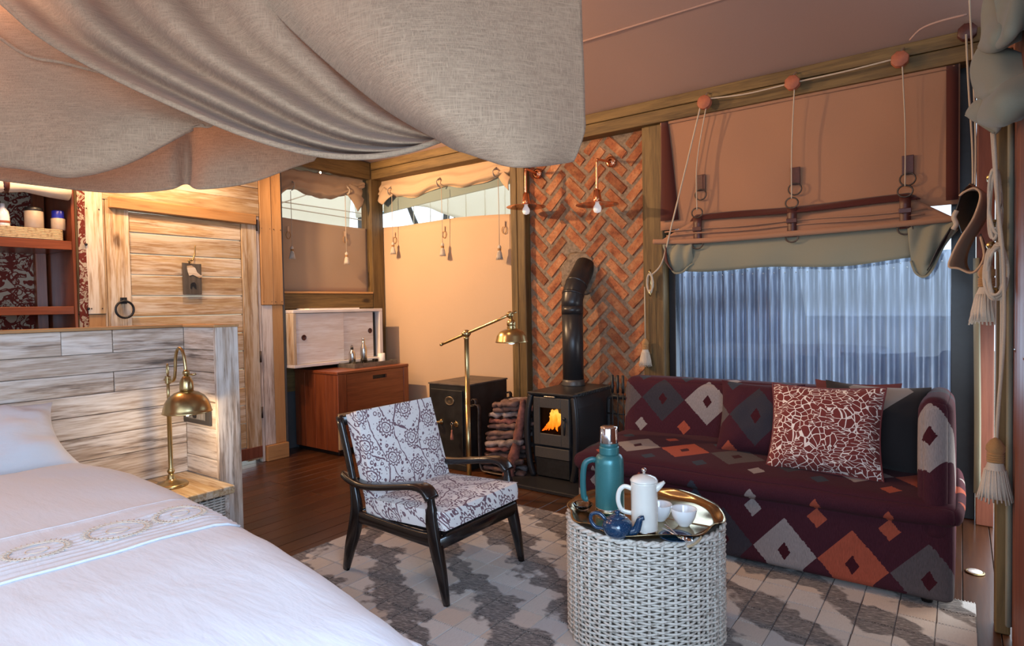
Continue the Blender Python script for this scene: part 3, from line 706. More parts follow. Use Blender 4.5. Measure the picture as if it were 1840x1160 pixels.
# a tree: trunk, forking branches, leaf sprays
def tree(name, label, base, h, seed, leaves):
    t = thing(name, label, 'tree', base, group=None); rnd = random.Random(seed); mb = MB(); lf = MB()
    def grow(p, d, L, r, depth):
        q = [p]; dd = d.copy()
        for i in range(5):
            dd = (dd + Vector((rnd.uniform(-.25, .25), rnd.uniform(-.25, .25), rnd.uniform(-.1, .2)))*.6).normalized(); q.append(q[-1]+dd*L/5)
        mb.tube(q, [r*(1-.5*i/5) for i in range(6)], 6)
        if depth:
            for k in range(3): grow(q[-1-k % 2], (dd+Vector((rnd.uniform(-1, 1), rnd.uniform(-1, 1), rnd.uniform(-.2, .6)))*.9).normalized(), L*.72, r*.5, depth-1)
        else:
            for k in range(leaves):
                c = q[rnd.randint(1, 5)]+Vector((rnd.uniform(-.25, .25), rnd.uniform(-.25, .25), rnd.uniform(-.2, .2))); a = rnd.uniform(0, 6.28); s = rnd.uniform(.03, .06)
                e = Vector((math.cos(a), math.sin(a), rnd.uniform(-.6, .4))); f = e.cross(Vector((0, 0, 1))).normalized()*.4
                lf.add([c-e*s, c+f*s, c+e*s, c-f*s], [(0, 1, 2, 3)], False)
    grow(Vector((0, 0, 0)), Vector((0, 0, 1)), h*.5, h*.03, 3)
    mb.build('trunk', MT['branch'], t)
    if leaves: lf.build('leaves', MT['leaf'], t)['kind'] = 'stuff'
    return t
tree('bare_tree', 'grey branched tree seen in the bright gap above the canvas', (-8.35, 8.4, -.16), 4.6, 5, 3)
tree('leafy_tree', 'small leafy tree behind the corrugated screen', (-1.2, 9.5, -.16), 3.0, 9, 14)

# ------------------------------------------------------------------ rug
RX0, RX1, RY0, RY1 = -2.985, .058, .55, 3.385
rug = thing('cowhide_rug', 'patchwork hide rug of grey and brown squares under armchair and drum table', 'rug', (-1.46, 2.0, 0))
MB().box(RX0, RX1, RY0, RY1, .0005, .006).build('rug_backing', MT['seam'], rug, world=True)
nx, sx, sy = 22, (RX1-RX0)/22, .146
pm = {}
rest = MB(); npatch = 0
j = 0
while RY1-(j+1)*sy > RY0-.02:
    y1 = RY1-j*sy; y0 = max(RY0, y1-sy)
    for i in range(nx):
        x0 = RX0+i*sx; cx, cy = x0+sx/2, (y0+y1)/2
        if j < 13 and npatch < 290:
            v = (i*3+j*5) % 6
            if v not in pm:
                rr = random.Random(v); e = .0014
                V = [(-sx/2+e+rr.uniform(-.002, .002), -sy/2+e+rr.uniform(-.002, .002), 0), (sx/2-e, -sy/2+e, 0), (sx/2-e+rr.uniform(-.002, .002), sy/2-e, 0), (-sx/2+e, sy/2-e+rr.uniform(-.002, .002), 0)]
                pmb = MB().add(V + [(a*.97, b*.97, .004) for a, b, c in V], [(4, 5, 6, 7), (0, 1, 5, 4), (1, 2, 6, 5), (2, 3, 7, 6), (3, 0, 4, 7)], False)
                st = []
                for q in range(12):   # zigzag stitches over the seam
                    xx = -sx/2+sx*(q+.5)/12; pmb.box(xx-.0016, xx+.0016, sy/2-.011, sy/2+.004, .0035, .0052)
                pm[v] = pmb.mesh('patch', MT['hide'])
            o = bpy.data.objects.new('patch', pm[v]); link(o, rug); o.location = Vector((cx, cy, .006))-Vector(rug.location); npatch += 1
        else: rest.box(x0+.004, x0+sx-.004, y0+.004, y1-.004, .006, .0095)
    j += 1
rest.build('far_patches', MT['hide'], rug, world=True)['kind'] = 'stuff'

# ------------------------------------------------------------------ headboard with side return, cap and post
hb = thing('headboard', 'grey limed plank headboard with returned end standing behind the bed', 'headboard', (-3.95, .6, 0))
MB().box(-4.05, -3.95, -1.2, 2.03, 0, 1.275).build('core', MT['limed_y'], hb, world=True, bevel=.004)
zed = [.0, .20, .37, .55, .68, .80, .915, 1.03, 1.14, 1.27]
for r in range(9):
    z0, z1 = zed[r], zed[r+1]; cuts = [-1.2]+sorted(random.Random(r+3).sample([-.7, -.2, .15, .42, .78, .98, 1.25, 1.5], 2 if r % 2 else 3))+[1.897]
    for a, b in zip(cuts[:-1], cuts[1:]): span('plank', MT['limed_y'], hb, -3.952, -3.918+random.uniform(-.004, .004), a+.0015, b-.0015, z0+.0015, z1-.0015, .003)
zr = [0, .37, .48, .665, .825, 1.0, 1.135, 1.27]
for a, b in zip(zr[:-1], zr[1:]): span('return_plank', MT['limed_x'], hb, -3.918, -3.56, 1.895+random.uniform(-.002, .002), 1.93, a+.0015, b-.0015, .003)
MB().box(-3.918, -3.56, 1.93, 2.03, 0, 1.268).build('return_core', MT['limed_z'], hb, world=True)
span('end_post', MT['limed_z'], hb, -3.56, -3.532, 1.892, 2.034, 0, 1.272, .004)
span('cap', MT['pine_y'], hb, -4.06, -3.905, -1.2, 2.035, 1.271, 1.288, .003); span('cap', MT['pine_x'], hb, -3.905, -3.53, 1.885, 2.04, 1.271, 1.287, .003)
sk = thing('wall_socket', 'dark grey socket plate on the plank return beside the brass lamp', 'socket', (-3.765, 1.893, .738))
MB().box(-.165, .165, -.014, 0, -.054, .054).build('plate', plain('gunmetal plate', (.055, .05, .048), .4, .3), sk, bevel=.003)
MB().box(-.115, .115, -.019, -.014, -.026, .026).build('face', plain('grey socket face', (.16, .15, .14), .45), sk, bevel=.002)
for q, nm in ((-.085, 'switch'), (-.045, 'switch'), (.045, 'usb_port'), (.085, 'switch')): MB().box(q-.016, q+.016, -.023, -.018, -.021, .021).build(nm, plain('socket key', (.22, .21, .20), .4) if 'key' not in MT else MT['key'], sk, bevel=.002)
soc = MB().lathe([(.021, 0), (.021, .004), (.017, .005), (.016, .001), (0, .001)], (0, 0, 0), 16, Matrix.Rotation(PI/2, 4, 'X')).build('socket_hole', MT['black'], sk, (0, -.019, 0))

# ------------------------------------------------------------------ bed
bed = thing('bed', 'big bed with white duvet and embroidered band in front of plank headboard', 'bed', (-2.3, .2, 0))
MB().box(-3.90, -.98, -.75, 1.02, .011, .30).build('bed_base', MT['canvas_shaded'], bed, world=True, bevel=.03)
mt = MB().box(-3.90, -.98, -.78, 1.05, .30, .585).build('mattress', MT['bedding'], bed, world=True, bevel=.06, seg=4)
def yedge(x):
    pts = [(-3.5, 1.16), (-2.9, 1.23), (-2.3, 1.19), (-1.8, 1.13), (-1.3, 1.065), (-1.0, 1.0), (-.7, .93)]
    for (a, p), (b, q) in zip(pts, pts[1:]):
        if x <= b: return p+(q-p)*(x-a)/(b-a)
    return pts[-1][1]
def bedtop(x, y):
    """height of duvet at x, y (distance from its own edge rounds it off)"""
    d = yedge(x)-y; h = .688 + .012*mnoise.noise(Vector((x*1.1, y*1.4, 3))) + .010*math.sin(x*2.2+1)*math.sin(y*2.0)
    h += .006*mnoise.noise(Vector((x*2+y*3.5, y*7-x*4, 1))) + .003*mnoise.noise(Vector((x*9, y*2.0+x*2, 4)))
    h -= .03*max(0, (x+1.6))
    return h
G = []
xs = [-3.34+.04*i for i in range(0, 61)]
for i, x in enumerate(xs):
    row = []; ye = yedge(x); x2 = x
    R = .16
    for jj in range(46):                      # across the top
        y = -.9 + (ye-R+.9)*jj/45; row.append((x, y, bedtop(x, y) - (.045*(max(0, .10-(x+3.34))/.10)**2)))
    zt = bedtop(x, ye-R)
    for a in range(1, 9):                     # shoulder
        t = a/8*PI/2; row.append((x, ye-R+R*math.sin(t), zt - R*.8*(1-math.cos(t)) - (.045*(max(0, .10-(x+3.34))/.10)**2)))
    for a in range(1, 8):                     # side drop with soft folds
        z = zt-R*.8-(zt-R*.8-.10)*a/7; row.append((x, ye+.004*a+.018*math.sin(x*9)*a/7, z))
    G.append(row)
foot = []
for a in range(1, 9):
    t = a/8*PI/2; foot.append([(p[0]+.16*math.sin(t), p[1] if j < 46 else p[1]-.10*math.sin(t)*(j-45)/15, p[2]-.128*(1-math.cos(t))*(1 if j < 46 else max(0, 1-(j-45)/9))) for j, p in enumerate(G[-1])])
for a in range(1, 6): foot.append([(p[0]+.004*a, p[1], max(.1, p[2]-.08*a) if j < 54 else p[2]) for j, p in enumerate(foot[7])])
duvet = MB().grid(G+foot).build('duvet', MT['bedding'], bed, world=True, solid=.03, off=1, sub=0)
# sheet turned at the head and its frilled end
G = []
for i in range(12):
    x = -3.90+.60*i/11; row = []
    for jj in range(40):
        y = -.85+1.93*jj/39; row.append((x, y, .612 + .008*mnoise.noise(Vector((x*3, y*4, 8))) - max(0, y-1.0)*.35))
    G.append(row)
MB().grid(G).build('sheet', MT['bedding'], bed, world=True, solid=.012)
fr_ = MB(); G = []
for i in range(6):
    G.append([(-3.55+.22*jj/29-.02*i/5, 1.06+.03*i+.014*math.sin(jj*1.1)*i/5, .625-.02*i+.016*math.sin(jj*.9+1)*(i/5)) for jj in range(30)])
fr_.grid(G).build('sheet_frill', MT['bedding'], bed, world=True, solid=.006)
# pleated band with hem lines and stitched sun motifs
def duvet_z(x, y):
    ye = yedge(x); R = .16
    if y <= ye-R: return bedtop(x, y)
    t = math.asin(min(1, (y-ye+R)/R)); return bedtop(x, ye-R) - R*.8*(1-math.cos(t))
bandx = lambda y, t: (-2.36+.30*(y+.6)*.0)+(.34*t)+.075*(y-.5)*.6*0 
G = []
for i in range(41):
    t = i/40; row = []
    for jj in range(70):
        y = -.88+1.97*jj/69; x = -2.33+.375*t+.10*(y-.55)
        pl_ = (.0055*math.sin(i*2.0+3*mnoise.noise(Vector((y*2, t*2, 0)))) if .30 < t < .92 else 0) + (.003 if t < .04 or t > .96 else 0)
        row.append((x, y, duvet_z(x, y)+.004+pl_*.8))
    G.append(row)
band = MB().grid(G).build('embroidered_band', MT['bedding'], bed, world=True)
for nm, t in (('hem', 0.0), ('hem', 1.0)):
    MB().tube([(-2.33+.375*t+.10*(y-.55), y, duvet_z(-2.33+.375*t+.10*(y-.55), y)+.004) for y in [-.88+.04*i for i in range(50)]], .0045, 6).build(nm, MT['bedding'], band, Vector((0, 0, 0)))
em = plain('silk stitching', (.66, .55, .44), .5, var=.05)
for q, y0 in enumerate((-.1, .32, .60, .80, .98)):
    x0 = -2.13+.10*(y0-.55); R = .075 if q != 3 else .10
    if q == 3: R = .085
    mo = MB(); z = lambda x, y: duvet_z(x, y)+.0075
    for rad in (R, R*.86, R*.36): mo.tube([(x0+rad*math.cos(a), y0+rad*math.sin(a)*1.0, z(x0+rad*math.cos(a), y0+rad*math.sin(a))) for a in [2*PI*i/36 for i in range(36)]], .0018, 5, True)
    for k in range(36):
        a = 2*PI*k/36; mo.tube([(x0+r*math.cos(a), y0+r*math.sin(a), z(x0+r*math.cos(a), y0+r*math.sin(a))+.001) for r in (R*.88, R*1.12)], .0014, 4)
    mo.build('sun_motif', em, band)

def soft(name, w, h, t, mat, seed=0, pinch=.06, wr=.006, parent=None, sq=.5, piping=None):
    o = pillow_mb(w, h, t, 20, pinch, seed, wr, sq).build(name, mat, parent)
    return o
pil = thing('bed_pillow', 'white bed pillow leaning on the plank headboard', 'pillow', (-3.66, .72, .635))
p = soft('pillowcase', .92, .52, .25, MT['bedding'], 3, .12, .035, pil, .62); p.rotation_euler = Euler((math.radians(34), 0, PI/2)); p.location = (.02, 0, .125)
fl = MB(); G = [[(.0+.03*math.sin(i*.8)*a, -.46+.092*i, .0) for i in range(11)] for a in (0, .5, 1)]
pil2 = thing('bed_pillow', 'second white bed pillow at the far left behind the leaning one', 'pillow', (-3.72, -.30, .62))
p = soft('pillowcase', .92, .46, .20, MT['bedding'], 5, .05, .02, pil2); p.rotation_euler = (math.radians(62), 0, PI/2); p.location = (0, 0, .13)

# nightstand with rattan basket front
ns = thing('nightstand', 'pale plank nightstand with wicker drawer between bed and headboard end', 'nightstand', (-3.64, 1.62, 0))
span('top_board', MT['door_x'], ns, -3.915, -3.36, 1.635, 1.888, .325, .37, .004); span('top_board', MT['door_x'], ns, -3.915, -3.36, 1.34, 1.632, .325, .37, .004)
span('side_panel', MT['limed_x'], ns, -3.90, -3.42, 1.86, 1.886, 0, .325); span('side_panel', MT['limed_x'], ns, -3.90, -3.42, 1.35, 1.376, 0, .325)
wk = MB()
for i in range(18):
    z = .03+.0155*i; pts = [(-3.425+.009*math.sin(k*PI+i*PI), 1.38+.04*k, z) for k in range(13)]; wk.tube(spline(pts, 26), .0065, 5)
for k in range(12): wk.tube([(-3.43, 1.40+.04*k, .02), (-3.43, 1.40+.04*k, .31)], .006, 5)
wk.build('wicker_drawer', MT['wicker'], ns, world=True); MB().box(-3.9, -3.44, 1.38, 1.86, .02, .31).build('drawer_body', MT['wickercore'], ns, world=True)

# ------------------------------------------------------------------ sofa
so = thing('sofa', 'maroon sofa woven with grey and orange diamonds under the big window', 'sofa', (-.95, 3.65, 0))
def rbox(mb, x0, x1, y0, y1, z0, z1, n=14, puff=0.0):
    """subdivided box with slight puff, for upholstery"""
    bm = bmesh.new(); bmesh.ops.create_cube(bm, size=1.0); bmesh.ops.subdivide_edges(bm, edges=bm.edges[:], cuts=n, use_grid_fill=True)
    sx_, sy_, sz_ = x1-x0, y1-y0, z1-z0
    for v in bm.verts:
        a, b, c = v.co*2
        k = puff*((1-a*a)*(1-b*b)+(1-a*a)*(1-c*c)+(1-b*b)*(1-c*c))**.5
        v.co = Vector(((x0+x1)/2+a*sx_/2, (y0+y1)/2+b*sy_/2, (z0+z1)/2+c*sz_/2)) + Vector((a if abs(a) > .99 else 0, b if abs(b) > .99 else 0, c if abs(c) > .99 else 0))*k
    mb.add([v.co for v in bm.verts], [[v.index for v in f.verts] for f in bm.faces], True); bm.free(); return mb
def uph(name, parent, dims, bevel, n=12, puff=.01, mat='sofa', fn=None):
    mb = rbox(MB(), *dims, n=26, puff=0); x0, x1, y0, y1, z0, z1 = dims; out = []
    for p in mb.v:                       # rounded box: pull every point back onto a sphere-swept inner box
        f = [(c-a)/(b-a) for c, a, b in zip(p, (x0, y0, z0), (x1, y1, z1))]
        g = [(.5-.5*math.cos(PI*q)) if True else q for q in f]; P_ = Vector([a+(b-a)*q for q, a, b in zip(g, (x0, y0, z0), (x1, y1, z1))])
        R = bevel; Q = Vector([min(max(c, a+R), b-R) for c, a, b in zip(P_, (x0, y0, z0), (x1, y1, z1))]); d = P_-Q
        if d.length > 1e-9: P_ = Q + d.normalized()*R
        a, b, c = [2*q-1 for q in g]; k = puff*((1-a*a)*(1-b*b)+(1-a*a)*(1-c*c)+(1-b*b)*(1-c*c))**.5
        out.append(P_ + (d.normalized()*k if d.length > 1e-9 else Vector((0, 0, 0))))
    mb.v = [tuple(p) for p in out]
    if fn: mb.v = [tuple(fn(Vector(p))) for p in mb.v]
    return mb.build(name, MT[mat], parent, world=True)
uph('base', so, (-1.885, -.022, 3.232, 4.08, .035, .40), .03, 12, .006)
def seatfn(p):
    p.z += .03*(p.y-3.2)/.7 + .008*mnoise.noise(p*4) + .005*mnoise.noise(p*11)
    if p.z < .47: p.y -= .012*max(0, 3.5-p.y)
    return p
uph('seat_cushion', so, (-1.895, .0, 3.195, 3.93, .37, .475), .0524, 26, .022, fn=seatfn)
def backfn(p): p.y += .10*(p.z-.45); p.z += .006*mnoise.noise(p*3); return p
uph('back', so, (-1.88, -.10, 3.86, 4.02, .36, .86), .05, 14, .012, fn=backfn)
def armfn(p): p.z += -.05*max(0, p.y-3.25)/.8; return p
uph('arm', so, (-.15, -.028, 3.222, 4.09, .30, .93), .058, 14, .012, 'sofa_arm', fn=armfn)
pip = MB(); pip.tube([(-1.87, 3.20, .405), (-1.2, 3.193, .402), (-.6, 3.192, .402), (-.02, 3.197, .403)], .005, 6); pip.build('piping', MT['sofa'], so, world=True)
for xx in (-1.8, -.12):
    for yy in (3.29, 4.0): MB().lathe([(.022, .012), (.028, .04)], (xx, yy, 0), 10).build('leg', MT['ebony'], so, world=True)

def sofa_pillow(name, label, cat, loc, w, h, t, lean, rz, mat, seed, roll=0, piping=None):
    th = thing(name, label, cat, loc, rz, 'cushions on the sofa')
    o = soft('cover', w, h, t, MT[mat] if isinstance(mat, str) else mat, seed, .085, .010, th); o.rotation_euler = (math.radians(90-lean), roll, 0); o.location = (0, 0, h/2*math.cos(math.radians(lean)))
    if piping:
        pts = []
        for k in range(80):
            s = k/20; e = int(s); f = s-e; a, b = [(-1+2*f, -1), (1, -1+2*f), (1-2*f, 1), (-1, 1-2*f)][e]
            kx = 1-.085*(1-b*b)*abs(a)**3; ky = 1-.085*(1-a*a)*abs(b)**3; pts.append((a*w/2*kx, b*h/2*ky, 0))
        MB().tube(pts, .005, 6, True).build('piping', piping, th, (0, 0, h/2*math.cos(math.radians(lean))), (math.radians(90-lean), roll, 0))
    return th
ox = plain('maroon piping', (.16, .03, .03), .8)
sofa_pillow('giraffe_cushion', 'maroon and white giraffe print cushion in front of the others on the sofa', 'cushion', (-.565, 3.475, .487), .54, .47, .21, 22, -.03, 'giraffe', 2, -.02, ox)
sofa_pillow('diamond_cushion', 'diamond weave cushion in the sofa fabric behind the giraffe print left edge', 'cushion', (-.93, 3.66, .495), .46, .43, .18, 20, .02, 'sofa_pillow', 4)
def darkpillow():
    m = M('charcoal cushion cloth', rough=.95, sheen=.2); x, y, z = m.xyz(m.obj()); d = (x-.02).abs()*.9+(y-.19).abs()
    m.base(m.mix(d.lt(.13), (.016, .013, .014), (.20, .18, .17))); return m.mat
sofa_pillow('charcoal_cushion', 'charcoal cushion with grey corner next to the sofa arm', 'cushion', (-.36, 3.66, .495), .48, .45, .17, 16, .04, darkpillow(), 6, .03)
sofa_pillow('maroon_cushion', 'plain maroon cushion whose corner peeks up behind the giraffe print one', 'cushion', (-.46, 3.80, .50), .42, .43, .10, 12, 0, plain('maroon cushion cloth', (.12, .03, .03), .95, var=.1), 8)

# ------------------------------------------------------------------ armchair
ac = thing('armchair', 'black wooden armchair with white plum-vine print cushions on the hide rug', 'armchair', (-2.24, 2.34, 0))
def side(y, s):
    leg = MB().tube(spline([(-2.588, y, 0), (-2.548, y, .13), (-2.505, y, .25), (-2.492, y, .35), (-2.515, y, .47), (-2.555, y+.0, .62), (-2.612, y, .80)], 20), [.017+.019*math.sin(PI*min(1, i/14.0)) if i < 14 else .020 for i in range(21)], 10, flat=(.72, 1.0), up=(1, 0, .25))
    leg.build('rear_leg', MT['ebony'], ac, world=True)
    fl_ = MB().tube(spline([(-1.885, y, 0), (-1.915, y, .15), (-1.945, y, .27), (-1.965, y, .38), (-1.968, y, .45), (-1.985, y, .50), (-2.03, y, .522)], 20), [.015+.018*math.sin(PI*min(1, i/15.0)) if i < 13 else .019 for i in range(21)], 10, flat=(.75, 1.0), up=(1, 0, .2))
    fl_.build('front_leg', MT['ebony'], ac, world=True)
    arm = MB().tube(spline([(-2.60, y, .500), (-2.54, y, .483), (-2.44, y, .468), (-2.32, y, .478), (-2.18, y, .502), (-2.06, y, .522), (-1.995, y, .512), (-1.962, y, .475)], 22), [(.010+.022*math.sin(PI*min(1, i/9.0)*.5), .017) for i in range(23)], 10, flat=(1.25, 1.0), up=(0, 0, 1))
    arm.build('arm', MT['ebony'], ac, world=True)
    rl = MB().tube(spline([(-2.50, y, .305), (-2.40, y, .297), (-2.2, y, .288), (-2.05, y, .283), (-1.95, y, .285)], 12), [(.016, .036-.008*math.sin(PI*i/12)) for i in range(13)], 10, flat=(1, 1), up=(0, 0, 1))
    rl.build('side_rail', MT['ebony'], ac, world=True)
side(2.045, 1); side(2.635, -1)
def rod(name, a, b, r, fl=(1, 1), mat='ebony', up=(0, 0, 1)): return MB().tube([a, Vector(a).lerp(Vector(b), .5), b], r, 10, flat=fl, up=up).build(name, MT[mat], ac, world=True)
rod('front_rail', (-1.925, 2.045, .275), (-1.925, 2.635, .275), .022, (.6, 1.3)); rod('rear_rail', (-2.49, 2.045, .30), (-2.49, 2.635, .30), .022, (.6, 1.3))
span('seat_deck', MT['ebony'], ac, -2.48, -1.895, 2.068, 2.612, .305, .322, .005)
rod('top_rail', (-2.60, 2.045, .775), (-2.60, 2.635, .775), .02, (.6, 1.3))
for k in range(5): rod('back_slat', (-2.52, 2.12+.11*k, .42), (-2.597, 2.12+.11*k, .775), .009, (.8, 1.6), up=(0, 1, 0))
se = cushion_mb(.545, .575, .085, 14, .022).build('seat_cushion', MT['floral'], ac, bevel=.018, seg=3); se.rotation_euler = (0, math.radians(-2.5), 0); se.location = Vector((-2.165, 2.34, .368))-Vector(ac.location)
bk = cushion_mb(.55, .46, .085, 14, .022).build('back_cushion', MT['floral'], ac, bevel=.018, seg=3)
bk.rotation_euler = Matrix(((0, -.30, .954), (1, 0, 0), (0, .954, .30))).to_euler(); bk.location = Vector((-2.475, 2.34, .60))-Vector(ac.location)

ac.location.z = .0105

# ------------------------------------------------------------------ wicker drum table and its tray
DX, DY = -1.065, 2.37
dt = thing('drum_table', 'round whitewashed wicker drum table on the hide rug before the sofa', 'table', (DX, DY, .0108))
RD, HD = .312, .475
NS = 40
stk = MB()
for k in range(NS):
    a = 2*PI*k/NS; stk.tube([(RD*math.cos(a), RD*math.sin(a), z) for z in (.01, HD*.5, HD-.005)], .0065, 5)
stk.build('stakes', MT['wicker'], dt)['kind'] = 'stuff'
wv = MB(); rows = 46
for r in range(rows):
    z = .012+(HD-.03)*r/(rows-1); ph = PI*(r % 2); n = NS*4
    wv.tube([((RD+.0075*math.cos(k/n*NS*PI+ph)+.0012*math.sin(k*1.7+r))*math.cos(2*PI*k/n), (RD+.0075*math.cos(k/n*NS*PI+ph))*math.sin(2*PI*k/n), z+.0012*math.sin(k*.9+r*2)) for k in range(n)], .0050, 5, True)
wv.build('weave', MT['wicker'], dt)['kind'] = 'stuff'
rimn = 90
rm = MB()
for s in range(2): rm.tube([((RD+.007*math.cos(k*PI*.5+s*PI))*math.cos(2*PI*k/rimn/1.0), (RD+.007*math.cos(k*PI*.5+s*PI))*math.sin(2*PI*k/rimn), HD+.006*math.sin(k*PI*.5+s*PI)) for k in range(rimn)], .0075, 6, True)
rm.build('braided_rim', MT['wicker'], dt); MB().lathe([(RD-.012, .0), (RD-.010, HD-.006), (0, HD-.005)], (0, 0, 0), 40).build('core', MT['wickercore'], dt)

ZT = .487
tr = thing('brass_tray', 'round brass tray with wavy upturned rim on the drum table', 'tray', (DX, DY, ZT))
V = []
RT = .300
prof = [(0, .004), (.10, .004), (.2, .004), (.262, .004), (.276, .007), (.286, .017), (.297, .026), (.307, .029)]
G = []
for i, (r, z) in enumerate(prof):
    row = []
    for k in range(121):
        a = 2*PI*k/120; e = max(0, (r-.262)/.05)
        w_ = math.sin(a*8+.9*math.sin(a*3)); rr = r*1.035 + e*.009*w_; zz = z*1.0 - e*.007*w_
        row.append((rr*math.cos(a), rr*math.sin(a), zz))
    G.append(row)
MB().grid(G).build('dish', MT['tray_brass'], tr, solid=.0025)
ZI = ZT+.0065
def on_tray(name, label, cat, xyz, rz=0, group=None): return thing(name, label, cat, (xyz[0], xyz[1], ZI), rz, group)

# thermos
tf = on_tray('vacuum_flask', 'tall teal vacuum flask with steel cup lid at the back of the tray', 'flask', (-1.2, 2.327, 0.494), math.radians(22))
MB().lathe([(.056, 0), (.060, .003), (.0605, .02), (.0605, .205), (.059, .222), (.052, .236), (.041, .243)], n=32).build('body', MT['teal'], tf)
MB().lathe([(.0608, .004), (.0615, .007), (.0615, .017), (.0608, .02)], n=32).build('base_ring', MT['steel'], tf)
nk_ = MB().lathe([(.040, .243), (.042, .246), (.040, .250), (.042, .254), (.040, .258), (.042, .262), (.040, .266), (.042, .270), (.039, .276)], n=28).build('neck', MT['teal'], tf)
MB().lathe([(.0375, .274), (.0385, .277), (.0385, .290), (.037, .292)], n=28).build('stopper', MT['tealplastic'], tf)
MB().lathe([(.0395, .291), (.040, .293), (.0365, .352), (.034, .358), (.0, .359)], n=28).build('cup_lid', MT['chrome'], tf)
hd = MB().tube(spline([(-.058, -.008, .215), (-.072, -.012, .218), (-.098, -.018, .205), (-.108, -.02, .165), (-.110, -.02, .10), (-.105, -.02, .055), (-.09, -.018, .052)], 22), .0085, 8, flat=(1.5, .8), up=(0, 1, 0)).build('handle', MT['tealplastic'], tf)
MB().tube([(-.058, -.008, .213), (-.085, -.015, .208)], .005, 6).build('hinge_bracket', MT['chrome'], tf)

# cafetiere
fp = on_tray('coffee_press', 'cream stoneware coffee press with knobbed lid in the middle of the tray', 'coffee pot', (-0.978, 2.181, 0.494), math.radians(22))
MB().lathe([(.048, 0), (.0505, .003), (.0505, .012), (.0495, .018), (.0505, .19), (.052, .196), (.049, .197), (.047, .19)], n=32).build('body', MT['ivory'], fp)
MB().lathe([(.0512, .0), (.0512, .013), (.0505, .014)], n=32).build('bare_foot', MT['steel'], fp)
MB().lathe([(.053, .196), (.0525, .201), (.044, .211), (.025, .218), (.012, .221), (0, .222)], n=32).build('lid', MT['ivory'], fp)
MB().lathe([(.005, .220), (.005, .232), (.009, .235), (.010, .241), (.006, .246), (0, .247)], n=14).build('knob', MT['chrome'], fp)
MB().tube(spline([(-.048, 0, .165), (-.075, 0, .172), (-.095, 0, .15), (-.098, 0, .11), (-.083, 0, .078), (-.048, 0, .07)], 22), .0068, 8, flat=(1.3, .9), up=(0, 1, 0)).build('handle', MT['ivory'], fp)
MB().tube([(.036, 0, .168), (.050, 0, .176), (.064, 0, .187), (.076, 0, .197)], [(.022, .016), (.019, .013), (.012, .009), (.006, .005)], 10, flat=(1, 1), up=(0, 0, 1)).build('spout', MT['ivory'], fp)

# teapot
tp = on_tray('teapot', 'small speckled blue teapot at the front left of the tray', 'teapot', (-1.041, 2.078, 0.494), math.radians(14))
MB().lathe([(.030, 0), (.034, .002), (.050, .018), (.057, .038), (.054, .056), (.042, .070), (.030, .076)], n=28).build('body', MT['blueglaze'], tp)
MB().lathe([(.031, .075), (.030, .079), (.016, .085), (.008, .087), (.007, .090), (.012, .094), (.012, .099), (.006, .102), (0, .103)], n=22).build('lid', MT['blueglaze'], tp)
MB().tube(spline([(.045, 0, .028), (.068, 0, .034), (.078, 0, .055), (.086, 0, .078), (.100, 0, .084)], 16), [.019-.0105*i/16 for i in range(17)], 10, up=(0, 1, 0)).build('spout', MT['blueglaze'], tp)
MB().tube(spline([(-.046, 0, .062), (-.07, 0, .082), (-.098, 0, .076), (-.102, 0, .05), (-.083, 0, .028), (-.052, 0, .026)], 20), .0075, 8, up=(0, 1, 0)).build('handle', MT['blueglaze'], tp)
# cups
cupprof = [(.022, 0), (.023, .004), (.036, .018), (.046, .040), (.0505, .066), (.0495, .068), (.047, .062), (.042, .040), (.03, .018), (0, .012)]
c1 = on_tray('tea_cup', 'white handleless china bowl cup at the right of the tray', 'cup', (-0.879, 2.331, 0.494), 0, 'white cups on the tray'); MB().lathe(cupprof, n=32).build('bowl', MT['china'], c1)
MB().lathe([(.0215, -.0005), (.0225, .004), (.0222, .005)], n=24).build('foot_ring', MT['china'], c1)
c2 = dup(c1, None, 'white china bowl cup half hidden behind the coffee press'); c2.location = (*(-0.981, 2.332, 0.494)[:2], ZI)
# saucer and spoons
sa = on_tray('saucer', 'small dark blue saucer holding two spoons at the front of the tray', 'saucer', (-0.853, 2.176, 0.494)); MB().lathe([(.03, 0), (.034, .002), (.052, .008), (.062, .0125), (.062, .0145), (.05, .0105), (.03, .005), (0, .0045)], n=32).build('dish', MT['blueglaze'], sa)
def spoon(label, loc, rz, tilt):
    s = thing('teaspoon', label, 'spoon', loc, rz, 'spoons on the saucer')
    h = MB().tube(spline([(-.07, 0, .012), (-.03, 0, .009), (.01, 0, .004), (.03, 0, .003)], 12), [(.0045-.0022*i/12, .0012) for i in range(13)], 8, flat=(1, 1), up=(0, 0, 1)).build('handle', MT['chrome'], s)
    MB().lathe([(.0, -.004), (.010, -.002), (.016, .003), (.0155, .0036), (.009, -.001), (0, -.003)], (0, 0, 0), 16, Matrix.Diagonal((1.5, 1, 1, 1))).build('bowl', MT['chrome'], s, (.05, 0, .004)); return s
sp = Vector((sa.location.x, sa.location.y, ZI+.0115))
spoon('silver teaspoon lying across the saucer towards the left edge', sp+Vector((-.008, .012, .001)), math.radians(-38), 0); spoon('silver teaspoon lying on the saucer nearer the tray rim', sp+Vector((.008, -.010, .001)), math.radians(-22), 0)
bd = thing('bead_string', 'string of small pale beads lying beside the dark blue saucer', 'beads', (sa.location.x+.06, sa.location.y+.01, ZI))
bm_ = MB()
for k in range(16): a = -1.2+k*.13; bm_.ball((.018*math.cos(a)*1.0+.002, .07*math.sin(a), .0048), .0048, n=8)
bm_.build('beads', MT['straw'], bd)
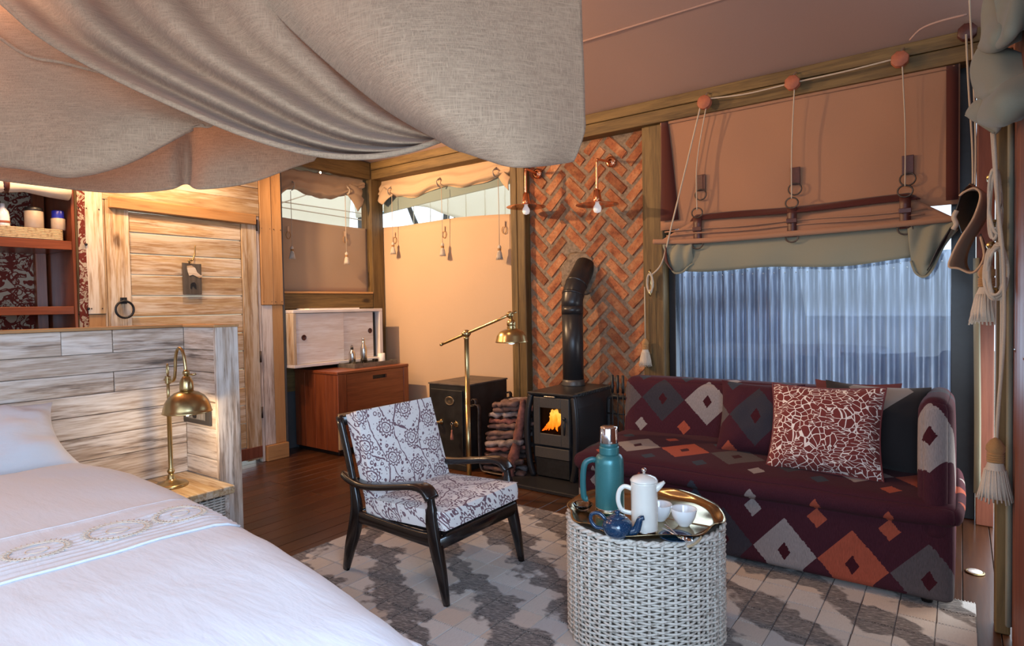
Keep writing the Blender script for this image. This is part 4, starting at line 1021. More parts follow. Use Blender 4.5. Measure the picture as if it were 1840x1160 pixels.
gd = on_tray('glass_dish', 'small clear glass dish beside the teal flask handle', 'dish', (-1.303, 2.277, 0.494)); MB().lathe([(.02, 0), (.03, .004), (.04, .02), (.043, .026), (.041, .026), (.036, .018), (.02, .006), (0, .005)], n=24).build('bowl', MT['drinkglass'], gd)

# ------------------------------------------------------------------ stove corner
he = thing('hearth_slab', 'low black hearth slab under the wood stove', 'hearth', (-2.52, 4.2, 0)); MB().box(-2.92, -2.14, 3.72, 4.69, .0, .028).build('slab', MT['stove'], he, world=True, bevel=.006)
sv = thing('wood_stove', 'charcoal wood stove with burning fire before the herringbone brick', 'stove', (-2.54, 4.3, .028))
x0, x1, yf, yr, zt = -2.745, -2.335, 3.97, 4.63, .69
bodyp = [(-.165, 0), (.165, 0), (.20, .12), (.215, .33), (.205, .55), (.185, .645), (-.185, .645), (-.205, .55), (-.215, .33), (-.20, .12)]
MB().prism(bodyp, Matrix.Translation((-2.54, 4.60, .03)) @ Matrix.Rotation(PI/2, 4, 'X'), .58).build('body', MT['stove'], sv, world=True, bevel=.012)
tpb = MB().box(x0-.005, x1+.005, yf-.01, yr, .675, .692).build('top_plate', MT['stove'], sv, world=True, bevel=.004)
slots = MB()
for k in range(22): slots.box(x1-.022, x1+.008, 4.02+.026*k, 4.034+.026*k, .668, .696)
slots.build('grille', MT['iron'], sv, world=True, bevel=.002)
for sx_ in (-1, 1):
    cl = MB().tube(spline([(-2.54+sx_*.190, yf+.02, .672), (-2.54+sx_*.213, yf+.005, .55), (-2.54+sx_*.222, yf, .36), (-2.54+sx_*.208, yf+.005, .15), (-2.54+sx_*.178, yf+.015, .03)], 18), .02, 10, flat=(1.1, 1.0), up=(0, 1, 0)); cl.build('side_pillar', MT['stove'], sv, world=True)
dp = [(-.158, .285), (.158, .285), (.165, .45), (.160, .655), (-.160, .655), (-.165, .45)]
dr = thing('door', None, None, (0, 0, 0)); dr.parent = sv
wx0, wx1, wz0, wz1 = -2.645, -2.452, .375, .575
DXc = -2.54; yd = 3.985
fm = MB(); 
fm.box(DXc-.16, wx0, yd-.015, yd+.01, .285, .655).box(wx1, DXc+.16, yd-.015, yd+.01, .285, .655).box(wx0, wx1, yd-.015, yd+.01, .285, wz0).box(wx0, wx1, yd-.015, yd+.01, wz1, .655)
fm.build('door_frame', MT['stovedoor'], dr, world=True, bevel=.004); MB().box(wx0, wx1, yd-.004, yd-.001, wz0, wz1).build('window_glass', MT['stoveglass'], dr, world=True)
hz = MB().tube(spline([(DXc+.13, yd-.02, .485), (DXc+.138, yd-.045, .48), (DXc+.14, yd-.05, .44), (DXc+.136, yd-.046, .40), (DXc+.13, yd-.035, .385)], 12), [.006+.003*math.sin(PI*i/12) for i in range(13)], 8).build('door_handle', MT['iron'], dr, world=True)
MB().lathe([(.012, 0), (.014, .012), (.006, .02)], (0, 0, 0), 10, Matrix.Rotation(PI/2, 4, 'X')).build('latch', MT['iron'], dr, world=True).location = Vector((DXc+.122, yd-.015, .505))-Vector(sv.location)
MB().box(DXc-.155, DXc+.155, yd-.012, yd+.01, .185, .268).build('ash_drawer', MT['stovedoor'], sv, world=True, bevel=.004)
MB().box(DXc-.15, DXc+.15, yd-.002, yd+.01, .04, .178).build('lower_panel', MT['iron'], sv, world=True, bevel=.003)
MB().box(-2.60, -2.50, yd-.022, yd+.005, .658, .668).build('air_slider', MT['steel'], sv, world=True, bevel=.003)
fb = MB().box(wx0-.01, wx1+.01, yd+.004, yd+.006, .36, .59); 
MB().box(wx0-.02, wx1+.02, yd+.0, yd+.2, .37, .378).build('fire_bed', MT['iron'], sv, world=True)
fl3 = MB(); rnd = random.Random(4)
for bx, zb, h, w_, ln in ((-2.52, .41, .155, .030, .03), (-2.498, .43, .14, .026, .012), (-2.535, .46, .105, .022, .0), (-2.475, .44, .10, .016, .01), (-2.56, .40, .12, .009, .045), (-2.59, .395, .07, .008, .05), (-2.545, .40, .10, .008, .035), (-2.50, .40, .07, .010, -.01), (-2.61, .392, .035, .007, .03)):
    n_ = 12
    fl3.tube(spline([(bx-ln*.8, yd+.002, zb), (bx-ln*.2+rnd.uniform(-.006, .006), yd+.002, zb+h*.35), (bx+ln*.25+rnd.uniform(-.008, .008), yd+.002, min(.560, zb+h*.7)), (bx+ln*.45, yd+.002, min(.571, zb+h))], n_), [(.0015+w_*math.sin(PI*(i+.6)/(n_+1.2))*(1+.25*math.sin(i*2.1+bx*90)), .0012) for i in range(n_+1)], 8, flat=(1, 1), up=(0, 1, 0))
# the fire box is a recess: flames stand inside it behind the glass
fire = fl3.build('flame', MT['flame'], sv, world=True)
pp = thing('stove_pipe', 'black flue pipe rising from the stove into the brick wall', 'pipe', (-2.63, 4.47, .69))
MB().lathe([(.088, .0), (.088, .66)], n=28).build('pipe', MT['stove'], pp); MB().lathe([(.092, .60), (.092, .665)], n=28).build('pipe_joint', MT['stove'], pp)
MB().lathe([(.10, 0), (.10, .012), (.093, .03), (.093, .05), (.088, .052)], n=28).build('collar', MT['stovedoor'], pp)
el = MB().tube([(0, 0, .64), (0, 0, .70), (0, .015, .76), (0, .045, .815), (0, .10, .875), (0, .24, 1.015)], .091, 24, up=(1, 0, 0)); el.build('elbow', MT['stove'], pp)
MB().tube([(0, .012, .752), (0, .02, .772)], .0945, 24, up=(1, 0, 0)).build('seam_ring', MT['stove'], pp); MB().tube([(0, .065, .838), (0, .08, .855)], .0945, 24, up=(1, 0, 0)).build('seam_ring', MT['stove'], pp)

ps = thing('fire_tool_stand', 'black iron fire tool stand between the stove and the sofa', 'stand', (-2.205, 4.46, 0))
MB().tube(spline([(-.10, 0, .02), (-.10, 0, .40), (-.097, 0, .575), (-.08, 0, .615), (0, 0, .622), (.08, 0, .615), (.097, 0, .575), (.10, 0, .40), (.10, 0, .02)], 40), .011, 8, flat=(1.6, .6), up=(0, 1, 0)).build('hoop', MT['iron'], ps)
MB().box(-.105, .12, -.08, .08, .029, .045).build('base_plate', MT['iron'], ps, bevel=.004); MB().tube([(-.10, -.02, .49), (.10, -.02, .49)], .006, 8).build('hook_bar', MT['iron'], ps)
for q, (nm, lb) in enumerate((('fire_shovel', 'black iron fire tool nearest the stove on the stand'), ('fire_poker', 'middle black iron fire tool on the stand'), ('hearth_brush', 'black iron fire tool nearest the sofa on the stand'))):
    t = thing(nm, lb, 'fire tool', (-2.25+.046*q, 4.435, .10), 0, 'fire tools on the stand')
    MB().tube([(0, 0, .02), (0, 0, .56)], .005, 8).build('shaft', MT['iron'], t); MB().lathe([(.011, .56), (.012, .60), (.011, .70), (.0, .702)], n=10).build('grip', MT['iron'], t)
    if q == 0: MB().box(-.045, .045, -.006, .004, -.06, .03).build('blade', MT['iron'], t, bevel=.003)
    elif q == 1: MB().tube([(0, 0, .03), (.0, -.015, -.02), (.02, -.04, -.01)], .005, 6).build('hook', MT['iron'], t)
    else: MB().lathe([(.03, -.05), (.026, .0), (.012, .03)], n=12).build('bristles', MT['black'], t)

# antique safe
sf = thing('iron_safe', 'old black iron safe with brass plate standing left of the firewood', 'safe', (-3.5, 4.15, 0))
sx0, sx1, sy0, sy1, sz = -3.712, -3.296, 3.86, 4.43, .72
MB().box(sx0, sx1, sy0, sy1, .03, sz-.012).build('body', MT['safe'], sf, world=True, bevel=.008); MB().box(sx0-.006, sx1+.006, sy0-.006, sy1+.006, sz-.014, sz).build('top', MT['safetop'], sf, world=True, bevel=.004)
MB().box(sx0+.03, sx1-.03, sy0-.014, sy0, .09, sz-.05).build('door', MT['safe'], sf, world=True, bevel=.005)
MB().box(sx0-.004, sx1+.004, sy0-.006, sy1+.006, 0, .05).build('plinth', MT['safe'], sf, world=True, bevel=.004)
RX = Matrix.Rotation(PI/2, 4, 'X')
pla = MB().lathe([(.052, 0), (.052, .004), (.047, .007), (.044, .005), (0, .006)], (0, 0, 0), 28, RX @ Matrix.Diagonal((1, .72, 1, 1))).build('maker_plate', MT['oldiron'] if False else plain('tarnished brass', (.26, .20, .13), .4, .8, .2, 40), sf)
pla.location = Vector((-3.464, 3.846, 0.578))-Vector(sf.location)
let = MB()
for r, n_ in ((.030, 20), (.018, 12)):
    for k in range(n_):
        a = 2*PI*k/n_; let.box(r*math.cos(a)-.0018, r*math.cos(a)+.0018, -.008, -.005, r*.72*math.sin(a)-.0022, r*.72*math.sin(a)+.0022)
let.build('plate_lettering', MT['safe'], pla)
hk = thing('handle', None, None, (0, 0, 0)); hk.parent = sf; hk.location = Vector((-3.564, 3.846, 0.394))-Vector(sf.location)
MB().lathe([(.024, 0), (.022, .006), (.010, .012), (.010, .035), (0, .037)], (0, 0, 0), 16, RX).build('handle_boss', MT['brass'], hk); MB().tube(spline([(0, -.035, 0), (-.025, -.04, .004), (-.05, -.036, .012), (-.062, -.03, .02)], 8), [.007, .0075, .008, .009, .009, .010, .011, .011, .008], 8).build('lever', MT['brass'], hk)
es = thing('escutcheon', None, None, (0, 0, 0)); es.parent = sf; es.location = Vector((-3.395, 3.846, 0.388))-Vector(sf.location)
MB().lathe([(.026, 0), (.022, .004), (.008, .006), (0, .006)], (0, 0, 0), 14, RX, flute=lambda i, k: .18*math.cos(k*PI)).build('rosette', MT['brass'], es)
ky = thing('safe_key', 'small key with faded pink tassel hanging in the safe lock', 'key', (-3.408, 3.84, 0.397))
MB().tube([(0, .012, 0), (0, -.03, 0)], .003, 6).build('shank', MT['steel'], ky); MB().tube([(.012*math.cos(a), -.036, .012*math.sin(a)) for a in [2*PI*i/14 for i in range(14)]], .0022, 6, True).build('bow', MT['steel'], ky)
MB().tube([(0, -.037, -.012), (0, -.037, -.05)], .0015, 5).build('cord', MT['twine'], ky); MB().lathe([(.003, -.05), (.007, -.056), (.005, -.066), (.011, -.10), (.013, -.13), (0, -.131)], (0, -.037, 0), 14, flute=lambda i, k: .12*(k % 2)).build('tassel', MT['peachtassel'], ky)

# firewood and its strap iron cradle
cr_ = thing('firewood_cradle', 'strap iron firewood cradle with curled ends beside the safe', 'rack', (-3.05, 4.2, 0))
def scroll(y, xo):
    pts = []
    for k in range(12): a = PI*.2+k*.42; r = .012+.0035*k; pts.append((xo+r*math.cos(a), y, .60+r*math.sin(a)))
    last = pts[-1]
    pts = pts + [(xo+.062, y, .56), (xo+.075, y, .45), (xo+.08, y, .2), (xo+.09, y, .05), (xo+.15, y, .02), (xo+.30, y, .02), (xo+.42, y, .03), (xo+.45, y, .1), (xo+.455, y, .3)]
    MB().tube(spline(pts, 60), .022, 8, flat=(1.0, .12), up=(0, 0, 1)).build('strap', MT['oldiron'], cr_, world=True)
bars = MB()
def strap(y, xo):
    pts = [(xo+(.010+.0032*k)*math.cos(-.4-k*.45+PI), (.010+.0032*k)*math.sin(-.4-k*.45+PI)*1.0+.585) for k in range(12)]
    pts += [(xo+.055, .55), (xo+.058, .4), (xo+.06, .15), (xo+.08, .035), (xo+.14, .02), (xo+.30, .02), (xo+.40, .04), (xo+.42, .07)]
    G = [[(a, y-.02, b) for a, b in [(p.x, p.z) for p in spline([(u, 0, v_) for u, v_ in pts], 70)]], [(a, y+.02, b) for a, b in [(p.x, p.z) for p in spline([(u, 0, v_) for u, v_ in pts], 70)]]]
    MB().grid(G).build('strap', MT['oldiron'], cr_, world=True, solid=.005)
strap(3.90, -3.25); strap(4.38, -3.25)
MB().tube([(-2.95, 3.9, .02), (-2.95, 4.38, .02)], .01, 6).build('cross_bar', MT['oldiron'], cr_, world=True)
MT['bark2'] = plain('red split firewood', (.17, .06, .045), .85, var=.8, nscale=16, bump=.6); MT['bark3'] = plain('grey firewood', (.20, .155, .145), .9, var=.7, nscale=16, bump=.6)
descr = ['dark split', 'knotty', 'pale-edged', 'crooked', 'thin', 'thick', 'reddish', 'grey-barked']
rown = ['bottom', 'second', 'third', 'fourth', 'fifth', 'sixth', 'seventh', 'eighth', 'ninth', 'tenth', 'eleventh', 'twelfth']
rl = random.Random(11)
for ri in range(12):
    z = .05 + .047*ri
    for k in range(3):
        if k == 2 and ri < 8: continue          # hidden behind the front logs
        y = 3.955+.115*k+rl.uniform(-.02, .02) + .004*ri; xa = -3.235+rl.uniform(0, .05)+.008*ri; L = rl.uniform(.36, .44) - (.10 if ri > 9 else 0)
        t = thing('log', '%s firewood log, %s of the %s row up in the stack' % (descr[(ri*3+k*5) % 8], ('front', 'middle', 'rear')[k], rown[ri]), 'log', (xa, y, z-.01), rl.uniform(-.10, .12), 'stacked firewood logs')
        mb = MB(); r0_ = rl.uniform(.024, .034); tilt = rl.uniform(.02, .10) if ri else 0
        P_ = [(L*i/9, rl.uniform(-.012, .012), tilt*i/9*L*2.2 + rl.uniform(-.007, .009)) for i in range(10)]
        mb.tube(P_, [(r0_*(1.25+.3*math.sin(i*1.9+k))*(.6 if i in (0, 9) else 1), r0_*(.75+.2*math.sin(i*2.7+ri))*(.7 if i in (0, 9) else 1)) for i in range(10)], 9, flat=(1, 1), up=(0, 0, 1))
        mb.v = [tuple(Vector(p)+Vector((.3, 1, 1))*.011*mnoise.noise(Vector(p)*26+Vector((ri*3.1, k*7.7, 0)))) for p in mb.v]
        mb.build('bark', MT[('bark', 'bark2', 'bark', 'bark3', 'bark')[(ri*2+k*3) % 5]], t)
lean = thing('leaning_branch', 'rough branch leaning upright against the right of the firewood stack', 'log', (-2.86, 3.93, 0))
MB().tube(spline([(-.03, -.06, .01), (.0, 0, .2), (.03, .03, .4), (.05, .06, .62)], 14), [.045, .05, .042, .04, .045, .04, .038, .036, .04, .035, .034, .03, .03, .026, .02], 9).build('bark', MT['bark2'], lean)

# ------------------------------------------------------------------ sideboard, wall cabinet and what stands on them
sb = thing('sideboard', 'red hardwood sideboard with cut-out handle slot below the white wall cabinet', 'sideboard', (-4.95, 4.06, 0))
ax0, ax1, ay0, ay1, az = -5.285, -4.625, 3.615, 4.51, .785
for i in range(4):
    a = ax0+(ax1-ax0-.02)*i/4; span('side_board', MT['red_z'], sb, a, a+(ax1-ax0-.02)/4-.0015, ay0, ay0+.022, .04, az-.028, .002); span('side_board', MT['red_z'], sb, a, a+(ax1-ax0-.02)/4-.0015, ay1-.022, ay1, .04, az-.028, .002)
span('top', MT['red_y'], sb, ax0, ax1, ay0-.006, ay1+.006, az-.028, az, .004)
span('bottom', MT['red_y'], sb, ax0, ax1-.03, ay0+.022, ay1-.022, .06, .08); span('back_panel', MT['red_y'], sb, ax0, ax0+.012, ay0+.022, ay1-.022, .08, az-.03)
span('plinth', MT['black'], sb, ax0, ax1-.05, ay0+.03, ay1-.03, 0, .06)
span('front_stile', MT['red_z'], sb, ax1-.03, ax1, ay0+.0, ay0+.10, .40, az-.029); span('front_stile', MT['red_z'], sb, ax1-.03, ax1, ay1-.07, ay1, .40, az-.029)
dw = thing('drawer', None, None, (0, 0, 0)); dw.parent = sb
hy0, hy1, hz0, hz1 = 4.035, 4.215, .675, .712
b0, b1 = ay0+.104, ay1-.074
fm = MB().box(ax1-.03, ax1-.004, b0, hy0, .403, az-.031).box(ax1-.03, ax1-.004, hy1, b1, .403, az-.031).box(ax1-.03, ax1-.004, hy0, hy1, .403, hz0).box(ax1-.03, ax1-.004, hy0, hy1, hz1, az-.031)
fm.build('drawer_front', MT['red_y'], dw, world=True); MB().box(ax1-.09, ax1-.028, hy0-.01, hy1+.01, hz0-.01, hz1+.01).build('handle_slot', MT['black'], dw, world=True)
span('pale_rail', MT['pale_y'], sb, ax1-.03, ax1+.002, ay0+.005, ay1-.005, .352, .398); span('pale_stile', MT['pale_z'], sb, ax1-.03, ax1+.002, ay0+.005, ay0+.075, .06, .35); span('pale_stile', MT['pale_z'], sb, ax1-.03, ax1+.002, ay1-.075, ay1-.005, .06, .35)
span('lower_door', MT['red_y'], sb, ax1-.03, ax1-.006, ay0+.078, ay1-.078, .062, .35)

wc = thing('wall_cabinet', 'white painted wall cabinet with two sliding doors and dark finger holes', 'cabinet', (-5.12, 3.94, .82))
cy0, cy1, cz0, cz1, cxf = 3.40, 4.485, .822, 1.362, -4.97
for a in ((cz0, cz0+.03), (cz1-.03, cz1)): span('frame_board', MT['white_y'], wc, -5.285, cxf, cy0, cy1, a[0], a[1])
for a in ((cy0, cy0+.03), (cy1-.045, cy1)): span('frame_board', MT['door_z'] if a[0] < 4 else MT['white_z'], wc, -5.285, cxf-.0005, a[0], a[1], cz0+.031, cz1-.031)
for nm, a, b, dx, hy in (('sliding_door', cy0+.034, 3.985, 0, 3.52), ('sliding_door', 3.955, cy1-.10, -.02, 4.34)):
    d_ = span(nm, MT['white_y'], wc, cxf-.034+dx, cxf-.018+dx, a, b, cz0+.033, cz1-.034)
    MB().lathe([(.026, 0), (.027, .004), (.021, .005), (.019, .0005), (0, .0005)], (0, 0, 0), 18, Matrix.Rotation(PI/2, 4, 'Y')).build('finger_pull', MT['leather'], d_, (.009, hy-(a+b)/2, .01 if dx == 0 else .04))
span('cavity', MT['black'], wc, -5.27, cxf-.06, cy0+.04, cy1-.05, cz0+.04, cz1-.04)
MB().box(-5.27, -5.0, 3.6, 4.2, cz1, cz1+.012).build('loose_board', MT['white_y'], wc, world=True)

st_ = thing('metal_tray', 'grey galvanised tray with low sides on top of the red sideboard', 'tray', (-4.86, 4.18, .785))
def tray_box(mb, x0, x1, y0, y1, h, t=.004):
    mb.box(x0, x1, y0, y1, 0, t); mb.box(x0, x0+t, y0, y1, t, h); mb.box(x1-t, x1, y0, y1, t, h); mb.box(x0+t, x1-t, y0, y0+t, t, h); mb.box(x0+t, x1-t, y1-t, y1, t, h); return mb
tray_box(MB(), -.13, .13, -.28, .28, .045).build('pan', plain('dull zinc', (.20, .19, .165), .5, .7, .3, 20), st_, bevel=.001)
zt_ = .7895
def lathe_thing(name, label, cat, xyz, parts, group=None, n=24):
    t = thing(name, label, cat, xyz, 0, group)
    for nm, prof, mat in parts: MB().lathe(prof, n=n).build(nm, MT[mat], t)
    return t
b1_ = lathe_thing('steel_bottle', 'short steel water bottle with black loop cap on the galvanised tray', 'bottle', (-4.905, 4.015, zt_), [('body', [(.030, 0), (.033, .004), (.033, .125), (.028, .145), (.014, .160), (.013, .168)], 'steel'), ('cap', [(.014, .168), (.015, .185), (.010, .192), (0, .193)], 'black')])
MB().tube([(.013*math.cos(a), 0, .197+.013*math.sin(a)) for a in [2*PI*i/14 for i in range(14)]], .003, 6, True).build('cap_loop', MT['black'], b1_)
lathe_thing('steel_bottle', 'tall slim steel bottle with narrow neck beside the shorter one', 'bottle', (-4.885, 4.145, zt_), [('body', [(.031, 0), (.034, .004), (.034, .155), (.030, .180), (.018, .215), (.015, .228), (.0145, .252)], 'steel'), ('cap', [(.017, .250), (.0175, .278), (.012, .281), (0, .281)], 'chrome')])
gp = [(.026, 0), (.028, .003), (.031, .062), (.0295, .062), (.027, .008), (0, .006)]
g1 = lathe_thing('tumbler', 'upright clear glass tumbler in front of the tall steel bottle', 'glass', (-4.80, 4.08, zt_), [('glass', gp, 'drinkglass')], 'tumblers on the galvanised tray')
g2 = dup(g1, None, 'clear glass tumbler in the middle of the tray right of the bottles'); g2.location = (-4.80, 4.22, zt_)
cn = lathe_thing('candle', 'thick white pillar candle at the right end of the galvanised tray', 'candle', (-4.88, 4.375, zt_), [('wax', [(.036, 0), (.037, .002), (.037, .103), (.034, .106), (.022, .102), (0, .100)], 'wax')])
MB().tube([(0, 0, .099), (.001, 0, .112)], .0015, 5).build('wick', MT['black'], cn)
dh = thing('door_hanger', 'dark wooden door hanger with pale antelope head cut-out on the plank door', 'sign', (-5.06, 2.532, 1.634))
hx = Matrix(((0, 0, 1, 0), (1, 0, 0, 0), (0, 1, 0, 0), (0, 0, 0, 1)))
MB().prism([(-.075, -.13), (.07, -.13), (.072, .12), (.03, .118), (-.078, .125)], hx, .014).build('board', MT['limed_z'] if False else wood('dark driftwood', 'z', [(.25, (.035, .028, .022)), (.5, (.10, .08, .06)), (.8, (.22, .18, .14))], .8, knots=False), dh)
MB().prism([(-.045, .10), (-.01, .105), (.02, .085), (.035, .05), (.062, .028), (.075, .03), (.074, .012), (.05, .005), (.03, .015), (.0, .03), (-.03, .02), (-.04, .05), (-.045, .08)], Matrix.Translation((.0145, 0, 0)) @ hx, .004).build('antelope_head', MT['door_y'], dh)
MB().prism([(-.01, -.035), (.01, -.03), (.025, -.05), (.025, -.085), (.012, -.08), (.008, -.065), (-.008, -.065), (-.01, -.085), (-.022, -.08), (-.022, -.05)], Matrix.Translation((.0145, 0, 0)) @ hx, .003).build('cut_mark', MT['black'], dh)
MB().tube(spline([(.008, -.02, .115), (.02, -.025, .145), (.02, .0, .15), (.016, .02, .20), (.012, .028, .27)], 18), .006, 7).build('hook', MT['brass'], dh)
MB().tube([(.02+.0*a, -.024+.012*math.cos(a), .140+.012*math.sin(a)) for a in [2*PI*i/14 for i in range(14)]], .004, 6, True).build('eyelet', MT['brass'], dh)

# ------------------------------------------------------------------ wardrobe behind the headboard
wa = thing('wardrobe', 'open red wood wardrobe with printed cloth lining behind the headboard', 'wardrobe', (-5.35, 1.1, 0))
span('upright', MT['red_z'], wa, -5.62, -5.085, 1.712, 1.732, 0, 2.40); span('upright', MT['red_z'], wa, -5.62, -5.085, .32, .345, 0, 2.40)
for z0, z1 in ((1.815, 1.878), (1.362, 1.418), (.9, .955), (2.38, 2.42)): span('shelf', MT['red_y'], wa, -5.60, -5.09, .346, 1.711, z0, z1)
MB().box(-5.64, -5.62, .32, 1.73, 0, 2.42).build('back_panel', MT['toile'], wa, world=True)
span('inner_stile', MT['red_z'], wa, -5.61, -5.56, 1.63, 1.70, 0, 2.38)
cf = MB(); cf.grid([[(-5.078+.004*math.sin(z*9), y+.006*math.sin(z*4), z) for y in (1.742, 1.76, 1.785, 1.80)] for z in [2.42-.1*i for i in range(25)]]).build('printed_edge', MT['toile'], wa, world=True, solid=.008)
cf = MB(); cf.grid([[(-5.088, y, z) for y in (.346, .8, 1.25, 1.711)] for z in (2.42, 2.3, 2.235)]).build('printed_pelmet', MT['toile'], wa, world=True, solid=.006)
for zz in (1.86, 1.40): MB().ball((-5.066, 1.79, zz), .010).build('stud', MT['iron'], wa, world=True)
rb = thing('rolled_blind', 'cream rolled cloth blind strapped under the wardrobe pelmet', 'blind', (-5.10, 1.1, 2.20))
MB().tube([(-5.075-.01*math.sin(k*.7), .40+.13*k, 2.215-.012*math.sin(k*1.3)) for k in range(11)], [.055, .062, .064, .05, .062, .066, .062, .048, .04, .055, .050], 12, up=(0, 0, 1)).build('roll', MT['towel'], rb, world=True)
MB().tube([(-5.075+.058*math.cos(a), 1.335, 2.222+.056*math.sin(a)) for a in [2*PI*i/18 for i in range(18)]], .014, 8, True, flat=(.3, 1.2), up=(0, 1, 0)).build('strap', MT['leather'], rb, world=True)
wt = thing('straw_tray', 'coiled straw tray standing on the upper wardrobe shelf', 'tray', (-5.25, 1.2, 1.879))
tm = MB()
for q in range(7):
    z = .006+.0105*q; o_ = .0
    tm.tube([(-.15, -.32, z), (.14, -.32, z), (.155, -.30, z), (.155, .44, z), (.14, .46, z), (-.15, .46, z)], .0062, 6, True)
tm.build('coils', MT['straw'], wt); MB().box(-.15, .15, -.31, .45, .0, .064).build('inside', MT['straw'], wt)
zj = 1.879+.0775
lathe_thing('insect_spray', 'white bottle with red stripe at the left of the straw tray', 'bottle', (-5.16, 1.345, zj), [('body', [(.034, 0), (.036, .004), (.036, .065), (.030, .10), (.014, .125), (.013, .15)], 'china'), ('stripe', [(.0363, .02), (.0368, .024), (.0368, .034), (.0363, .036)], 'redpaint')])
lathe_thing('tan_canister', 'tan labelled canister with black lid on the straw tray', 'canister', (-5.16, 1.515, zj), [('body', [(.052, 0), (.054, .003), (.054, .115), (.05, .118)], 'jar'), ('lid', [(.051, .116), (.052, .12), (.052, .14), (.04, .144), (0, .145)], 'black')])
lathe_thing('blue_capped_can', 'tan spray can with shiny blue cap near the wardrobe corner', 'can', (-5.16, 1.655, zj), [('body', [(.040, 0), (.042, .003), (.042, .078), (.038, .082)], 'jar'), ('cap', [(.036, .080), (.037, .084), (.037, .132), (.033, .136), (0, .137)], 'bluecap')])

# ------------------------------------------------------------------ lamps
tl = thing('table_lamp', 'antique brass table lamp with dome shade on the nightstand', 'lamp', (-3.656, 1.674, 0.372))
MB().lathe([(.088, 0), (.089, .008), (.084, .014), (.078, .018), (.05, .026), (.028, .034), (.022, .045), (.020, .060), (.015, .066), (.013, .072)], n=28).build('base', MT['brass'], tl)
MB().lathe([(.014, .07), (.020, .082), (.020, .088), (.014, .098), (.0125, .102), (.0125, .40), (.018, .408), (.019, .42), (.013, .432), (.009, .436)], n=18).build('pole', MT['brass'], tl)
MB().lathe([(.0085, .43), (.0085, .615)], n=14).build('inner_rod', MT['brass'], tl)
MB().tube([(.0, 0, .405), (-.03, 0, .41), (-.034, 0, .404)], .004, 6).build('set_screw', MT['brass'], tl)
MB().box(-.014, .014, -.012, .012, .585, .63).build('clamp', MT['brass'], tl, bevel=.004)
MB().tube([(.010*math.cos(a), 0, .665+.032*math.sin(a)) for a in [2*PI*i/16 for i in range(16)]], .0045, 6, True).build('finial_loop', MT['brass'], tl)
armp = spline([(-.035, 0, .607), (.0, 0, .607), (.045, 0, .603), (.078, 0, .62), (.092, 0, .68), (.100, 0, .74), (.125, 0, .785), (.160, 0, .79), (.19, 0, .76), (.205, 0, .70), (.208, 0, .66)], 36)
MB().tube(armp, .0085, 10, up=(0, 1, 0)).build('swan_arm', MT['brass'], tl)
hd_ = thing('shade_assembly', None, None, (.212, 0, 0)); hd_.parent = tl
MB().ball((0, 0, .66), .018).build('swivel', MT['brass'], hd_); MB().tube([(-.014, -.01, .655), (.03, .02, .648), (.045, .03, .652)], .006, 6).build('wing_nut', MT['brass'], hd_)
MB().lathe([(.010, .645), (.022, .635), (.034, .61), (.036, .575), (.034, .555)], n=24).build('cup', MT['brass'], hd_)
MB().lathe([(.038, .557), (.060, .549), (.088, .530), (.108, .500), (.119, .465), (.122, .448), (.126, .444), (.124, .442)], n=40).build('shade', MT['brass'], hd_, solid=.0025)
MB().lathe([(.012, .53), (.014, .49), (.028, .465), (.030, .445), (.022, .427), (0, .420)], n=18).build('bulb', MT['bulbon'], hd_)
_tl = Vector(tl.location)+Vector((.212, 0, .405)); point('table_lamp_glow', tuple(_tl), 5, (1.0, .70, .38), .03)

fl_ = thing('floor_lamp', 'brass floor lamp with swing boom and dome shade behind the armchair', 'lamp', (-2.87, 3.38, 0))
MB().lathe([(.13, 0), (.132, .012), (.12, .02), (.03, .028), (.018, .05)], n=32).build('base', MT['brass'], fl_); MB().lathe([(.0175, .04), (.0175, .66), (.017, .66), (.017, 1.13), (.020, 1.135), (.020, 1.15)], n=16).build('pole', MT['brass'], fl_)
MB().ball((0, 0, 1.172), .030, (1, .9, 1)).tube([(0, -.035, 1.172), (0, .035, 1.172)], .014, 10).build('joint', MT['brass'], fl_)
MB().tube([(-.235, 0, 1.092), (-.21, 0, 1.10), (.0, 0, 1.172), (.27, 0, 1.264), (.375, 0, 1.302)], [.0095, .0095, .0095, .0095, .0105], 10).build('boom', MT['brass'], fl_); MB().lathe([(.0, -.03), (.008, -.022), (.012, -.01), (.010, .0)], (-.235, 0, 1.092), 10, Matrix.Rotation(math.radians(70), 4, 'Y')).build('boom_tip', MT['brass'], fl_)
h2 = thing('shade_assembly', None, None, (.40, 0, 0)); h2.parent = fl_
MB().ball((-.01, 0, 1.305), .025).tube([(-.01, -.03, 1.31), (.03, .02, 1.325)], .007, 8).build('swivel', MT['brass'], h2); MB().lathe([(.010, 1.295), (.012, 1.275), (.022, 1.268), (.030, 1.255), (.030, 1.235), (.026, 1.23), (.030, 1.222), (.030, 1.205)], n=20).build('socket', MT['brass'], h2)
MB().lathe([(.030, 1.212), (.052, 1.207), (.080, 1.190), (.098, 1.162), (.106, 1.128), (.110, 1.122), (.109, 1.120)], n=40).build('shade', MT['brass'], h2, solid=.0025); MB().lathe([(.012, 1.18), (.026, 1.145), (.028, 1.125), (.020, 1.108), (0, 1.102)], n=16).build('bulb', MT['bulbdim'], h2)

